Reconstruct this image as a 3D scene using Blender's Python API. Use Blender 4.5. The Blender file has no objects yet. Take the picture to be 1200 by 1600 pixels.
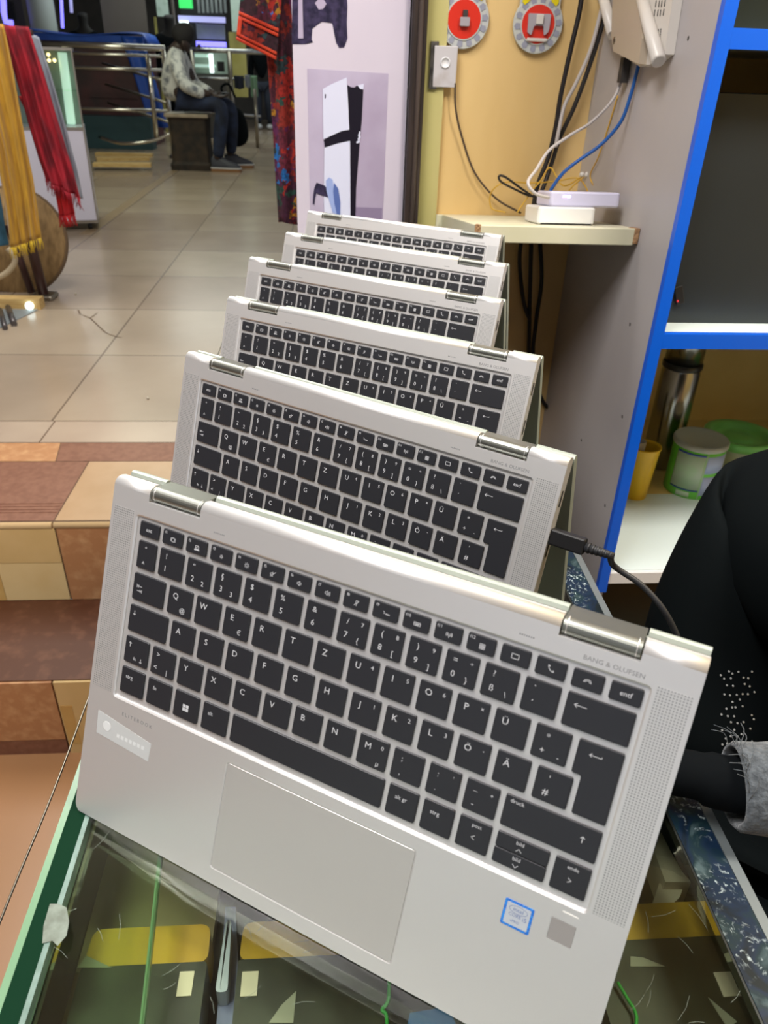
import bpy, bmesh, math, random
from mathutils import Vector, Matrix, Euler
random.seed(7)
SC = bpy.context.scene
COL = SC.collection
PI = math.pi

# ---------------------------------------------------------------- camera
CAM_Z = 1.393
RW = ((0.997409, -0.00819, 0.071477), (-0.065527, -0.513601, 0.855523), (0.029704, -0.85799, -0.512807))
FPX = 1173.7
cd = bpy.data.cameras.new('camera')
cam = bpy.data.objects.new('camera', cd)
COL.objects.link(cam)
cam.matrix_world = Matrix(((RW[0][0], -RW[0][1], -RW[0][2], 0),
                           (RW[1][0], -RW[1][1], -RW[1][2], 0),
                           (RW[2][0], -RW[2][1], -RW[2][2], CAM_Z), (0, 0, 0, 1)))
cd.sensor_fit = 'VERTICAL'; cd.sensor_height = 36; cd.sensor_width = 27
cd.lens = FPX / 1600 * 36
cd.clip_start = 0.02; cd.clip_end = 100
cd.dof.use_dof = True; cd.dof.focus_distance = 0.55; cd.dof.aperture_fstop = 16
SC.camera = cam

# ---------------------------------------------------------------- light
w = bpy.data.worlds.new('world'); SC.world = w; w.use_nodes = True
w.node_tree.nodes['Background'].inputs[0].default_value = (0.80, 0.88, 1.0, 1)
w.node_tree.nodes['Background'].inputs[1].default_value = 0.40
SC.view_settings.view_transform = 'Standard'; SC.view_settings.look = 'None'
SC.view_settings.gamma = 1; SC.view_settings.exposure = 0.3
SC.view_settings.use_curve_mapping = False

def area(name, loc, rot, sx, sy, power, col):
    l = bpy.data.lights.new(name, 'AREA'); l.shape = 'RECTANGLE'; l.size = sx; l.size_y = sy
    l.energy = power; l.color = col
    o = bpy.data.objects.new(name, l); COL.objects.link(o); o.location = loc; o.rotation_euler = rot
    return o
area('shop_ceiling_light', (-0.55, 0.15, 2.75), (0, 0, 0), 0.5, 1.3, 42, (1.0, 0.97, 0.95))
area('corridor_light_near', (-1.1, 2.6, 2.95), (0, 0, 0), 0.8, 1.6, 46, (1.0, 0.98, 0.94))
area('corridor_light_middle', (-1.6, 6.2, 3.1), (0, 0, 0), 1.4, 1.8, 42, (0.93, 1.0, 0.80))
area('corridor_light_far', (-1.2, 11.5, 3.1), (0, 0, 0), 2.4, 2.0, 46, (0.9, 1.0, 0.95))
area('cabinet_fill_light', (0.85, 0.35, 2.5), (0.45, 0, 0), 0.5, 0.3, 26, (1.0, 0.93, 0.82))  # added fill light without a fixture, brightens the open cabinet

# ---------------------------------------------------------------- helpers
def W(px, py, ax, v):
    """point of the place seen at photo position (px, py) on the plane ax = v"""
    c = ((px - 600) / FPX, (py - 800) / FPX, 1.0)
    d = Vector([sum(RW[i][k] * c[k] for k in range(3)) for i in range(3)])
    i = 'XYZ'.index(ax)
    t = (v - (CAM_Z if i == 2 else 0)) / d[i]
    return Vector((0, 0, CAM_Z)) + d * t

MATS = {}
def mat(name, col, rough=0.5, metal=0.0, noise=0, nscale=20, col2=None, bump=0, emit=0, spec=0.5, coat=0, alpha=None, sheen=0, lo=0.35, hi=0.65, stretch=None):
    m = bpy.data.materials.new(name); m.use_nodes = True
    nt = m.node_tree; b = nt.nodes['Principled BSDF']
    b.inputs['Base Color'].default_value = (*col, 1)
    b.inputs['Roughness'].default_value = rough; b.inputs['Metallic'].default_value = metal
    b.inputs['Specular IOR Level'].default_value = spec
    b.inputs['Coat Weight'].default_value = coat
    b.inputs['Sheen Weight'].default_value = sheen
    if emit:
        b.inputs['Emission Color'].default_value = (*col, 1); b.inputs['Emission Strength'].default_value = emit
    if col2 or bump:
        tc = nt.nodes.new('ShaderNodeTexCoord'); mp = nt.nodes.new('ShaderNodeMapping')
        nt.links.new(tc.outputs['Object'], mp.inputs[0])
        if stretch: mp.inputs['Scale'].default_value = stretch
        n = nt.nodes.new('ShaderNodeTexNoise'); n.inputs['Scale'].default_value = nscale
        n.inputs['Detail'].default_value = 5
        nt.links.new(mp.outputs[0], n.inputs['Vector'])
        if col2:
            r = nt.nodes.new('ShaderNodeValToRGB')
            r.color_ramp.elements[0].color = (*col, 1); r.color_ramp.elements[1].color = (*col2, 1)
            r.color_ramp.elements[0].position = lo; r.color_ramp.elements[1].position = hi
            nt.links.new(n.outputs['Fac'], r.inputs[0]); nt.links.new(r.outputs[0], b.inputs['Base Color'])
        if bump:
            bp = nt.nodes.new('ShaderNodeBump'); bp.inputs['Strength'].default_value = bump
            bp.inputs['Distance'].default_value = 0.002
            nt.links.new(n.outputs['Fac'], bp.inputs['Height']); nt.links.new(bp.outputs[0], b.inputs['Normal'])
    MATS[name] = m
    return m

def glass_mat(name, tint, gl=1.0):
    """thin clear sheet: see-through tint with a fresnel reflection"""
    m = bpy.data.materials.new(name); m.use_nodes = True; nt = m.node_tree; nt.nodes.clear()
    o = nt.nodes.new('ShaderNodeOutputMaterial'); mx = nt.nodes.new('ShaderNodeMixShader')
    t = nt.nodes.new('ShaderNodeBsdfTransparent'); t.inputs[0].default_value = (*tint, 1)
    g = nt.nodes.new('ShaderNodeBsdfGlossy'); g.inputs['Roughness'].default_value = 0.03
    g.inputs['Color'].default_value = (gl, gl, gl, 1)
    f = nt.nodes.new('ShaderNodeFresnel'); f.inputs[0].default_value = 1.5
    nt.links.new(f.outputs[0], mx.inputs[0]); nt.links.new(t.outputs[0], mx.inputs[1]); nt.links.new(g.outputs[0], mx.inputs[2])
    nt.links.new(mx.outputs[0], o.inputs[0]); MATS[name] = m
    return m

class MB:
    def __init__(s): s.bm = bmesh.new()
    def _f(s, vs, m, smooth=False):
        try:
            f = s.bm.faces.new(vs); f.material_index = m; f.smooth = smooth; return f
        except ValueError: return None
    def box(s, a, b, m=0, M=None):
        x0, y0, z0 = a; x1, y1, z1 = b
        P = [(x0,y0,z0),(x1,y0,z0),(x1,y1,z0),(x0,y1,z0),(x0,y0,z1),(x1,y0,z1),(x1,y1,z1),(x0,y1,z1)]
        v = [s.bm.verts.new(M @ Vector(p) if M else p) for p in P]
        for q in ((3,2,1,0),(4,5,6,7),(0,1,5,4),(1,2,6,5),(2,3,7,6),(3,0,4,7)): s._f([v[i] for i in q], m)
        return s
    def rbox(s, a, b, r, m=0, M=None, seg=3):
        """box with rounded vertical corners and softened rims"""
        x0, y0, z0 = a; x1, y1, z1 = b
        rr = min(r * 0.4, (z1 - z0) * 0.3)
        out = rrect(x0, y0, x1, y1, r, seg); inn = rrect(x0 + rr, y0 + rr, x1 - rr, y1 - rr, max(r - rr, 1e-5), seg)
        s.rings([[(x, y, z0) for x, y in inn], [(x, y, z0 + rr) for x, y in out], [(x, y, z1 - rr) for x, y in out], [(x, y, z1) for x, y in inn]], m, M=M)
        return s
    def rings(s, R, m=0, cap=(True, True), M=None, smooth=False, closed=True):
        V = [[s.bm.verts.new(M @ Vector(p) if M else Vector(p)) for p in ring] for ring in R]
        n = len(V[0])
        for a, b in zip(V, V[1:]):
            for i in range(n if closed else n - 1):
                j = (i + 1) % n; s._f([a[i], a[j], b[j], b[i]], m, smooth)
        if closed and cap[0]: s._f(V[0][::-1], m)
        if closed and cap[1]: s._f(V[-1], m)
        return s
    def prism(s, pts, h, m=0, M=None):
        """outline in XY extruded over z range h"""
        return s.rings([[(x, y, h[0]) for x, y in pts], [(x, y, h[1]) for x, y in pts]], m, M=M)
    def poly(s, P, m=0):
        s._f([s.bm.verts.new(p) for p in P], m); return s
    def tube(s, P, r, m=0, n=10, cap=True, smooth=True):
        P = [Vector(p) for p in P]; rs = r if isinstance(r, (list, tuple)) else [r] * len(P)
        R = []; ref = None
        for i, p in enumerate(P):
            t = (P[min(i + 1, len(P) - 1)] - P[max(i - 1, 0)]).normalized()
            if ref is None: ref = t.orthogonal().normalized()
            ref = (ref - t * ref.dot(t)).normalized(); b = t.cross(ref)
            R.append([p + (ref * math.cos(2*PI*k/n) + b * math.sin(2*PI*k/n)) * rs[i] for k in range(n)])
        return s.rings(R, m, (cap, cap), smooth=smooth)
    def lathe(s, prof, c=(0,0,0), m=0, n=32, smooth=True, M=None):
        R = [[(c[0] + r*math.cos(2*PI*k/n), c[1] + r*math.sin(2*PI*k/n), c[2] + z) for k in range(n)] for r, z in prof]
        return s.rings(R, m, smooth=smooth, M=M)
    def ball(s, c, r, m=0, n=16, sq=(1,1,1)):
        c = Vector(c); R = []
        for i in range(n // 2 + 1):
            a = -PI/2 + PI * i / (n // 2); rr = max(math.cos(a), 1e-3)
            R.append([c + Vector((rr*math.cos(2*PI*k/n)*sq[0], rr*math.sin(2*PI*k/n)*sq[1], math.sin(a)*sq[2])) * r for k in range(n)])
        return s.rings(R, m, smooth=True)
    def cloth(s, fn, nu, nv, m=0, th=0.002):
        """sheet fn(u,v) given a real thickness"""
        G = [[Vector(fn(i/nu, j/nv)) for i in range(nu+1)] for j in range(nv+1)]
        T = [[None]*(nu+1) for _ in range(nv+1)]
        for j in range(nv+1):
            for i in range(nu+1):
                du = G[j][min(i+1, nu)] - G[j][max(i-1, 0)]; dv = G[min(j+1, nv)][i] - G[max(j-1, 0)][i]
                nn = du.cross(dv); nn = nn.normalized() if nn.length > 1e-12 else Vector((0,1,0))
                T[j][i] = (s.bm.verts.new(G[j][i]), s.bm.verts.new(G[j][i] + nn*th))
        for j in range(nv):
            for i in range(nu):
                q = [T[j][i], T[j][i+1], T[j+1][i+1], T[j+1][i]]
                s._f([x[0] for x in q][::-1], m, True); s._f([x[1] for x in q], m, True)
        for i in range(nu):
            s._f([T[0][i][0], T[0][i+1][0], T[0][i+1][1], T[0][i][1]], m); s._f([T[nv][i+1][0], T[nv][i][0], T[nv][i][1], T[nv][i+1][1]], m)
        for j in range(nv):
            s._f([T[j+1][0][0], T[j][0][0], T[j][0][1], T[j+1][0][1]], m); s._f([T[j][nu][0], T[j+1][nu][0], T[j+1][nu][1], T[j][nu][1]], m)
        return s
    def mesh(s, me, M, m=0):
        vs = [s.bm.verts.new(M @ v.co) for v in me.vertices]
        for p in me.polygons: s._f([vs[i] for i in p.vertices], m)
        return s
    def build(s, name, mats, parent=None, bevel=0, seg=2):
        me = bpy.data.meshes.new(name)
        if parent is not None:
            o = parent; off = Vector((0,0,0)); 
            while o is not None:
                if o.get('_world'): off += o.location
                o = o.parent
            bmesh.ops.translate(s.bm, vec=-off, verts=s.bm.verts)
        if bevel:
            es = [e for e in s.bm.edges if len(e.link_faces) == 2 and e.calc_face_angle(0) > 0.7]
            bmesh.ops.bevel(s.bm, geom=es, offset=bevel, segments=seg, affect='EDGES', profile=0.5)
        bmesh.ops.recalc_face_normals(s.bm, faces=s.bm.faces)
        s.bm.to_mesh(me); s.bm.free()
        for q in (mats if isinstance(mats, (list, tuple)) else [mats]): me.materials.append(MATS[q])
        o = bpy.data.objects.new(name, me); COL.objects.link(o)
        if parent is not None: o.parent = parent
        return o

def rrect(x0, y0, x1, y1, r, seg=4):
    P = []
    for cx, cy, a in ((x1-r, y1-r, 0), (x0+r, y1-r, 90), (x0+r, y0+r, 180), (x1-r, y0+r, 270)):
        for k in range(seg + 1):
            t = math.radians(a + 90*k/seg); P.append((cx + r*math.cos(t), cy + r*math.sin(t)))
    return P

def round_poly(pts, r, seg=3):
    P = []; n = len(pts)
    for i in range(n):
        a, b, c = Vector(pts[i-1]), Vector(pts[i]), Vector(pts[(i+1) % n])
        d1 = (a-b).normalized(); d2 = (c-b).normalized()
        p0 = b + d1*r; p2 = b + d2*r
        for k in range(seg+1):
            t = k/seg; P.append(tuple(p0*(1-t)**2 + b*2*t*(1-t) + p2*t*t))
    return P

def tag(o, label, cat, group=None, kind=None):
    o['label'] = label; o['category'] = cat
    if group: o['group'] = group
    if kind: o['kind'] = kind
    return o
def thing(name, label, cat, loc=(0,0,0), group=None):
    o = bpy.data.objects.new(name, None); COL.objects.link(o); o.location = loc; o.empty_display_size = 0.05
    o['_world'] = 1
    return tag(o, label, cat, group)
def struct(o): o['kind'] = 'structure'; return o

def curve_pts(P, n=8):
    """Catmull-Rom through the points"""
    P = [Vector(p) for p in P]; Q = [P[0]*2 - P[1]] + P + [P[-1]*2 - P[-2]]; out = []
    for i in range(1, len(Q)-2):
        a, b, c, d = Q[i-1:i+3]
        for k in range(n):
            t = k/n; out.append(0.5*((2*b) + (c-a)*t + (2*a-5*b+4*c-d)*t*t + (3*b-a-3*c+d)*t**3))
    out.append(P[-1]); return out

_T = {}
def text_mesh(s):
    if s not in _T:
        c = bpy.data.curves.new('t', 'FONT'); c.body = s; c.align_x = 'CENTER'; c.align_y = 'CENTER'; c.resolution_u = 2
        o = bpy.data.objects.new('t', c); COL.objects.link(o)
        dg = bpy.context.evaluated_depsgraph_get()
        me = bpy.data.meshes.new_from_object(o.evaluated_get(dg))
        bpy.data.objects.remove(o); _T[s] = me
    return _T[s]
def put_text(b, s, x, y, z, size, m=0, M=None, sx=1.0):
    L = Matrix.Translation((x, y, z)) @ Matrix.Diagonal((size*sx, size, size, 1))
    b.mesh(text_mesh(s), (M @ L) if M else L, m)
def stroke(b, P, wd, z, m=0, M=None, closed=False):
    P = [Vector((p[0], p[1])) for p in P]
    if closed: P.append(P[0])
    for a, c in zip(P, P[1:]):
        d = (c - a)
        if d.length < 1e-9: continue
        d.normalize(); n = Vector((-d.y, d.x)) * wd/2; e = d * wd * 0.3
        q = [a - e + n, a - e - n, c + e - n, c + e + n]
        vs = [Vector((p.x, p.y, z)) for p in q]
        b.poly([M @ v for v in vs] if M else vs, m)

def boolean(o, cutters, op='DIFFERENCE'):
    for c in cutters:
        md = o.modifiers.new('b', 'BOOLEAN'); md.object = c; md.operation = op; md.solver = 'EXACT'
    dg = bpy.context.evaluated_depsgraph_get(); dg.update()
    me = bpy.data.meshes.new_from_object(o.evaluated_get(dg)); o.modifiers.clear(); o.data = me
    for c in cutters: bpy.data.objects.remove(c)
    return o

def skin(name, verts, edges, mats, parent=None, root=0, sub=2):
    """one continuous body: verts = (x,y,z,radius or (rx,ry))"""
    me = bpy.data.meshes.new(name); off = Vector((0,0,0)); o = parent
    while o is not None:
        if o.get('_world'): off += o.location
        o = o.parent
    me.from_pydata([Vector(v[:3]) - off for v in verts], edges, [])
    ob = bpy.data.objects.new(name, me); COL.objects.link(ob)
    sk = ob.modifiers.new('s', 'SKIN'); 
    if not me.skin_vertices: 
        bpy.context.view_layer.objects.active = ob
        bpy.ops.mesh.customdata_skin_add() if hasattr(bpy.ops.mesh, 'customdata_skin_add') else None
    for i, v in enumerate(verts):
        d = me.skin_vertices[0].data[i]; r = v[3]; d.radius = r if isinstance(r, tuple) else (r, r); d.use_root = (i == root)
    sb = ob.modifiers.new('d', 'SUBSURF'); sb.levels = sub; sb.render_levels = sub
    dg = bpy.context.evaluated_depsgraph_get(); dg.update()
    m2 = bpy.data.meshes.new_from_object(ob.evaluated_get(dg)); ob.modifiers.clear(); ob.data = m2
    for p in m2.polygons: p.use_smooth = True
    m2.materials.clear()
    for q in (mats if isinstance(mats, (list, tuple)) else [mats]): m2.materials.append(MATS[q])
    if parent: ob.parent = parent
    return ob

# ---------------------------------------------------------------- materials
mat('aluminium', (0.84, 0.83, 0.825), 0.42, 0.66)
mat('aluminium_dark', (0.29, 0.30, 0.27), 0.36, 0.85)
mat('pad', (0.58, 0.57, 0.55), 0.36, 0.4)
mat('key_black', (0.022, 0.023, 0.028), 0.40, coat=0.0)
mat('legend_white', (0.62, 0.63, 0.66), 0.6)
mat('engraved', (0.24, 0.24, 0.25), 0.6)
mat('cover', (0.36, 0.40, 0.35), 0.45, 0.35)
mat('screen_black', (0.006, 0.006, 0.007), 0.08)
mat('black_plastic', (0.012, 0.012, 0.013), 0.4)
mat('black_rubber', (0.018, 0.019, 0.022), 0.5)
mat('port_dark', (0.02, 0.02, 0.02), 0.5)
mat('white_led', (0.9, 0.88, 0.85), 0.3)
mat('sticker_blue', (0.012, 0.10, 0.55), 0.3, col2=(0.03, 0.30, 0.85), nscale=900)
mat('sticker_pale', (0.50, 0.54, 0.60), 0.35)
mat('sticker_ink', (0.10, 0.16, 0.40), 0.4)
mat('sticker_clear', (0.60, 0.62, 0.62), 0.32, 0.1)
mat('sticker_faint', (0.72, 0.74, 0.74), 0.35)
mat('finger_grey', (0.30, 0.285, 0.28), 0.5, 0.0)
mat('cream_board', (0.62, 0.60, 0.42), 0.45, col2=(0.70, 0.66, 0.50), nscale=8)
mat('raw_chipboard', (0.22, 0.11, 0.05), 0.8, col2=(0.50, 0.30, 0.15), nscale=300, bump=0.8)
mat('yellow_wall', (0.66, 0.44, 0.17), 0.5, col2=(0.76, 0.54, 0.24), nscale=3, stretch=(2.5, 1, 0.6), lo=0.3, hi=0.7)
mat('yellow_pale', (0.46, 0.42, 0.15), 0.5, col2=(0.52, 0.46, 0.19), nscale=4, stretch=(4, 1, 0.5))
mat('cabinet_back', (0.70, 0.50, 0.17), 0.5, col2=(0.76, 0.57, 0.22), nscale=5)
mat('grey_panel', (0.40, 0.37, 0.375), 0.42, col2=(0.44, 0.41, 0.41), nscale=5)
mat('blue_edge', (0.001, 0.105, 0.68), 0.35)
mat('white_shelf', (0.68, 0.78, 0.79), 0.35)
mat('white_paint', (0.72, 0.72, 0.74), 0.4)
mat('lilac_board', (0.54, 0.49, 0.59), 0.4, col2=(0.58, 0.53, 0.62), nscale=4)
mat('photo_mauve', (0.36, 0.30, 0.42), 0.35, col2=(0.47, 0.42, 0.56), nscale=6)
mat('photo_floor', (0.24, 0.19, 0.30), 0.35)
mat('print_white', (0.62, 0.64, 0.80), 0.35)
mat('print_black', (0.008, 0.006, 0.014), 0.5, spec=0.2)
mat('print_navy', (0.012, 0.010, 0.030), 0.5, col2=(0.045, 0.035, 0.085), nscale=90, spec=0.2)
mat('print_blue', (0.09, 0.14, 0.38), 0.35)
mat('print_sky', (0.30, 0.38, 0.68), 0.35)
mat('pole_black', (0.012, 0.010, 0.010), 0.3, col2=(0.05, 0.035, 0.03), nscale=30, stretch=(1, 1, 0.1))
mat('pole_highlight', (0.10, 0.075, 0.065), 0.35, col2=(0.04, 0.03, 0.025), nscale=30, stretch=(1, 1, 0.1))
mat('chrome', (0.62, 0.58, 0.50), 0.16, 1.0)
mat('steel', (0.52, 0.52, 0.50), 0.22, 1.0, col2=(0.40, 0.40, 0.39), nscale=20, stretch=(1, 1, 0.05))
mat('dull_steel', (0.30, 0.27, 0.22), 0.3, 0.9)
mat('badge_grey', (0.30, 0.31, 0.38), 0.3)
mat('badge_pale', (0.55, 0.56, 0.50), 0.3, col2=(0.48, 0.50, 0.50), nscale=40)
mat('badge_red', (0.66, 0.035, 0.02), 0.25)
mat('badge_yellow', (0.75, 0.62, 0.01), 0.3)
mat('blister', (0.45, 0.42, 0.46), 0.15, 0.2)
mat('dark_metal', (0.10, 0.09, 0.09), 0.35, 0.6)
mat('tile_white', (0.55, 0.53, 0.55), 0.3, col2=(0.30, 0.24, 0.20), nscale=18, lo=0.55, hi=0.8)
mat('soot', (0.012, 0.011, 0.01), 0.8, col2=(0.10, 0.09, 0.08), nscale=60)
mat('router_beige', (0.46, 0.38, 0.29), 0.35)
mat('router_white', (0.64, 0.60, 0.55), 0.35)
mat('hole_dark', (0.03, 0.025, 0.022), 0.7)
mat('box_white', (0.78, 0.77, 0.74), 0.3)
mat('box_lilac', (0.62, 0.60, 0.76), 0.3)
mat('led_violet', (0.35, 0.25, 1.0), 0.3, emit=6)
mat('cable_blue', (0.015, 0.10, 0.36), 0.4)
mat('cable_white', (0.48, 0.44, 0.42), 0.5)
mat('cable_black', (0.012, 0.009, 0.009), 0.45)
mat('cable_yellow', (0.62, 0.36, 0.03), 0.5)
mat('wire_brown', (0.07, 0.045, 0.03), 0.5)
mat('charcoal_card', (0.013, 0.018, 0.022), 0.4, col2=(0.020, 0.026, 0.031), nscale=3)
mat('red_dot', (0.8, 0.03, 0.05), 0.4)
mat('green_black', (0.004, 0.010, 0.009), 0.4)
mat('flask_black', (0.015, 0.015, 0.015), 0.3)
mat('cup_yellow', (0.74, 0.47, 0.015), 0.32)
mat('clear_plastic', (0.50, 0.50, 0.50), 0.2)
mat('tin_green', (0.15, 0.60, 0.06), 0.35)
mat('tin_label', (0.48, 0.60, 0.48), 0.4, col2=(0.42, 0.62, 0.40), nscale=40)
mat('tin_blue', (0.03, 0.06, 0.32), 0.4)
mat('tin_pale_blue', (0.40, 0.48, 0.74), 0.4)
mat('tin_lid', (0.42, 0.44, 0.40), 0.3)
mat('tub_green', (0.22, 0.62, 0.16), 0.3)
mat('tub_clear', (0.55, 0.58, 0.42), 0.25)
mat('abaya', (0.0025, 0.004, 0.0045), 0.85, spec=0.08, bump=0.15, nscale=40)
mat('sequin', (0.75, 0.78, 0.78), 0.2, 0.6)
mat('grey_fleece', (0.045, 0.053, 0.062), 0.95, col2=(0.10, 0.115, 0.13), nscale=260, bump=1.0, sheen=0.3)
mat('skin_dark', (0.035, 0.018, 0.012), 0.55)
mat('hair', (0.010, 0.008, 0.008), 0.85, bump=0.8, nscale=120)
mat('skin_shadow', (0.008, 0.006, 0.005), 0.8)
mat('jeans', (0.005, 0.008, 0.020), 0.85, col2=(0.014, 0.024, 0.060), nscale=12)
mat('black_cloth', (0.003, 0.004, 0.005), 0.9, spec=0.08)
mat('shoe_dark', (0.02, 0.02, 0.03), 0.6)
mat('shoe_sole', (0.20, 0.09, 0.03), 0.6)
mat('shoe_white', (0.55, 0.55, 0.55), 0.6)
mat('shirt_print', (0.62, 0.62, 0.58), 0.8, col2=(0.16, 0.17, 0.19), nscale=14, lo=0.50, hi=0.66)
mat('carved_wood', (0.009, 0.006, 0.003), 0.8, col2=(0.032, 0.018, 0.008), nscale=12, bump=1.0)
mat('seat_wood', (0.24, 0.19, 0.13), 0.5, col2=(0.34, 0.27, 0.19), nscale=12)
mat('pine', (0.46, 0.28, 0.09), 0.6, col2=(0.60, 0.42, 0.17), nscale=10, stretch=(1, 8, 8))
mat('tarp_blue', (0.012, 0.06, 0.36), 0.4, col2=(0.02, 0.10, 0.50), nscale=5)
mat('maroon', (0.10, 0.035, 0.035), 0.5, col2=(0.05, 0.03, 0.03), nscale=4)
mat('teal_dark', (0.02, 0.06, 0.07), 0.5)
mat('mustard', (0.50, 0.27, 0.015), 0.9, col2=(0.36, 0.19, 0.012), nscale=14, stretch=(6, 6, 0.8), sheen=0.3)
mat('mustard_fringe', (0.62, 0.42, 0.03), 0.9)
mat('crimson', (0.33, 0.006, 0.018), 0.85, col2=(0.14, 0.004, 0.012), nscale=9, stretch=(2, 2, 1), lo=0.42, hi=0.62)
mat('scarlet', (0.55, 0.008, 0.012), 0.85, col2=(0.30, 0.006, 0.012), nscale=9)
mat('scarf_grey', (0.30, 0.32, 0.37), 0.9, col2=(0.22, 0.24, 0.29), nscale=12)
mat('scarf_teal', (0.015, 0.06, 0.09), 0.9, col2=(0.03, 0.10, 0.16), nscale=20)
mat('basket', (0.32, 0.20, 0.08), 0.8, col2=(0.20, 0.12, 0.045), nscale=8, stretch=(6, 6, 1))
mat('basket_rim', (0.12, 0.07, 0.03), 0.7)
mat('pale_cord', (0.42, 0.34, 0.22), 0.7)
mat('maroon_pole', (0.05, 0.018, 0.016), 0.35)
mat('cabinet_white', (0.66, 0.64, 0.74), 0.35)
mat('frame_alu', (0.40, 0.37, 0.32), 0.3, 0.8)
mat('interior_green', (0.34, 0.42, 0.34), 0.4, col2=(0.24, 0.30, 0.25), nscale=3)
mat('tube_glow', (0.72, 1.0, 0.80), 0.5, emit=0.55)
mat('warm_glow', (1.0, 0.72, 0.35), 0.5, emit=3)
mat('shop_dark', (0.045, 0.040, 0.036), 0.6, col2=(0.075, 0.066, 0.058), nscale=2)
mat('shop_brown', (0.13, 0.11, 0.095), 0.6, col2=(0.16, 0.135, 0.12), nscale=2)
mat('shop_black', (0.006, 0.006, 0.007), 0.7)
mat('shop_grey', (0.16, 0.18, 0.19), 0.5, col2=(0.26, 0.29, 0.29), nscale=2)
mat('column_pale', (0.50, 0.55, 0.53), 0.5)
mat('yellow_paint', (0.34, 0.30, 0.07), 0.5, col2=(0.42, 0.37, 0.12), nscale=4)
mat('mint_poster', (0.50, 0.62, 0.55), 0.4, col2=(0.34, 0.46, 0.38), nscale=9, lo=0.5, hi=0.75)
mat('glow_violet', (0.22, 0.20, 1.0), 0.4, emit=1.5)
mat('glow_lilac', (0.45, 0.45, 0.85), 0.4, emit=0.55)
mat('glow_white', (0.85, 1.0, 0.98), 0.4, emit=1.6)
mat('glow_green', (0.05, 0.75, 0.15), 0.4, emit=0.5)
mat('glow_mint', (0.55, 0.80, 0.68), 0.4, emit=0.35)
mat('cloth_navy', (0.015, 0.02, 0.035), 0.8)
mat('cloth_green', (0.20, 0.34, 0.22), 0.8)
mat('orange_trim', (0.62, 0.055, 0.012), 0.8, col2=(0.50, 0.03, 0.01), nscale=60)
mat('counter_wood', (0.22, 0.13, 0.06), 0.6, col2=(0.15, 0.09, 0.04), nscale=25, bump=0.4)
mat('reflection_tan', (0.30, 0.24, 0.14), 0.5, col2=(0.24, 0.19, 0.11), nscale=12)
mat('tray_black', (0.010, 0.011, 0.009), 0.45, col2=(0.05, 0.055, 0.04), nscale=25, lo=0.55, hi=0.8)
mat('pack_yellow', (0.56, 0.33, 0.02), 0.4, col2=(0.42, 0.24, 0.015), nscale=16, stretch=(3, 0.6, 1))
mat('pack_black', (0.012, 0.014, 0.010), 0.35, col2=(0.035, 0.04, 0.03), nscale=50)
mat('pack_grey', (0.27, 0.27, 0.22), 0.4)
mat('price_tag', (0.62, 0.55, 0.45), 0.5)
mat('cable_green', (0.02, 0.36, 0.05), 0.45)
mat('pouch_clear', (0.42, 0.46, 0.58), 0.25)
mat('pouch_blue', (0.10, 0.12, 0.30), 0.3, col2=(0.22, 0.24, 0.42), nscale=20, stretch=(4, 1, 1))
mat('card_blue', (0.01, 0.12, 0.36), 0.4)
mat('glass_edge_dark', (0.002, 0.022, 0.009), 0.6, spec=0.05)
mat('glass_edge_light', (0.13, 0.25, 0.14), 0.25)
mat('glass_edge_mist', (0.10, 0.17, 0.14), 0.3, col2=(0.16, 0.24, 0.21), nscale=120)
mat('glass_scuff', (0.17, 0.21, 0.17), 0.4, col2=(0.10, 0.12, 0.09), nscale=150)
mat('frame_trim', (0.20, 0.23, 0.24), 0.35, 0.5)
mat('frame_inner', (0.022, 0.026, 0.024), 0.35, 0.3)
glass_mat('glass_top', (0.88, 0.92, 0.84), 0.8)
glass_mat('glass_clear', (0.90, 0.95, 0.92))
glass_mat('glass_strip', (0.88, 0.95, 0.86), 0.8)
glass_mat('blister_clear', (0.85, 0.86, 0.92))

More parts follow.
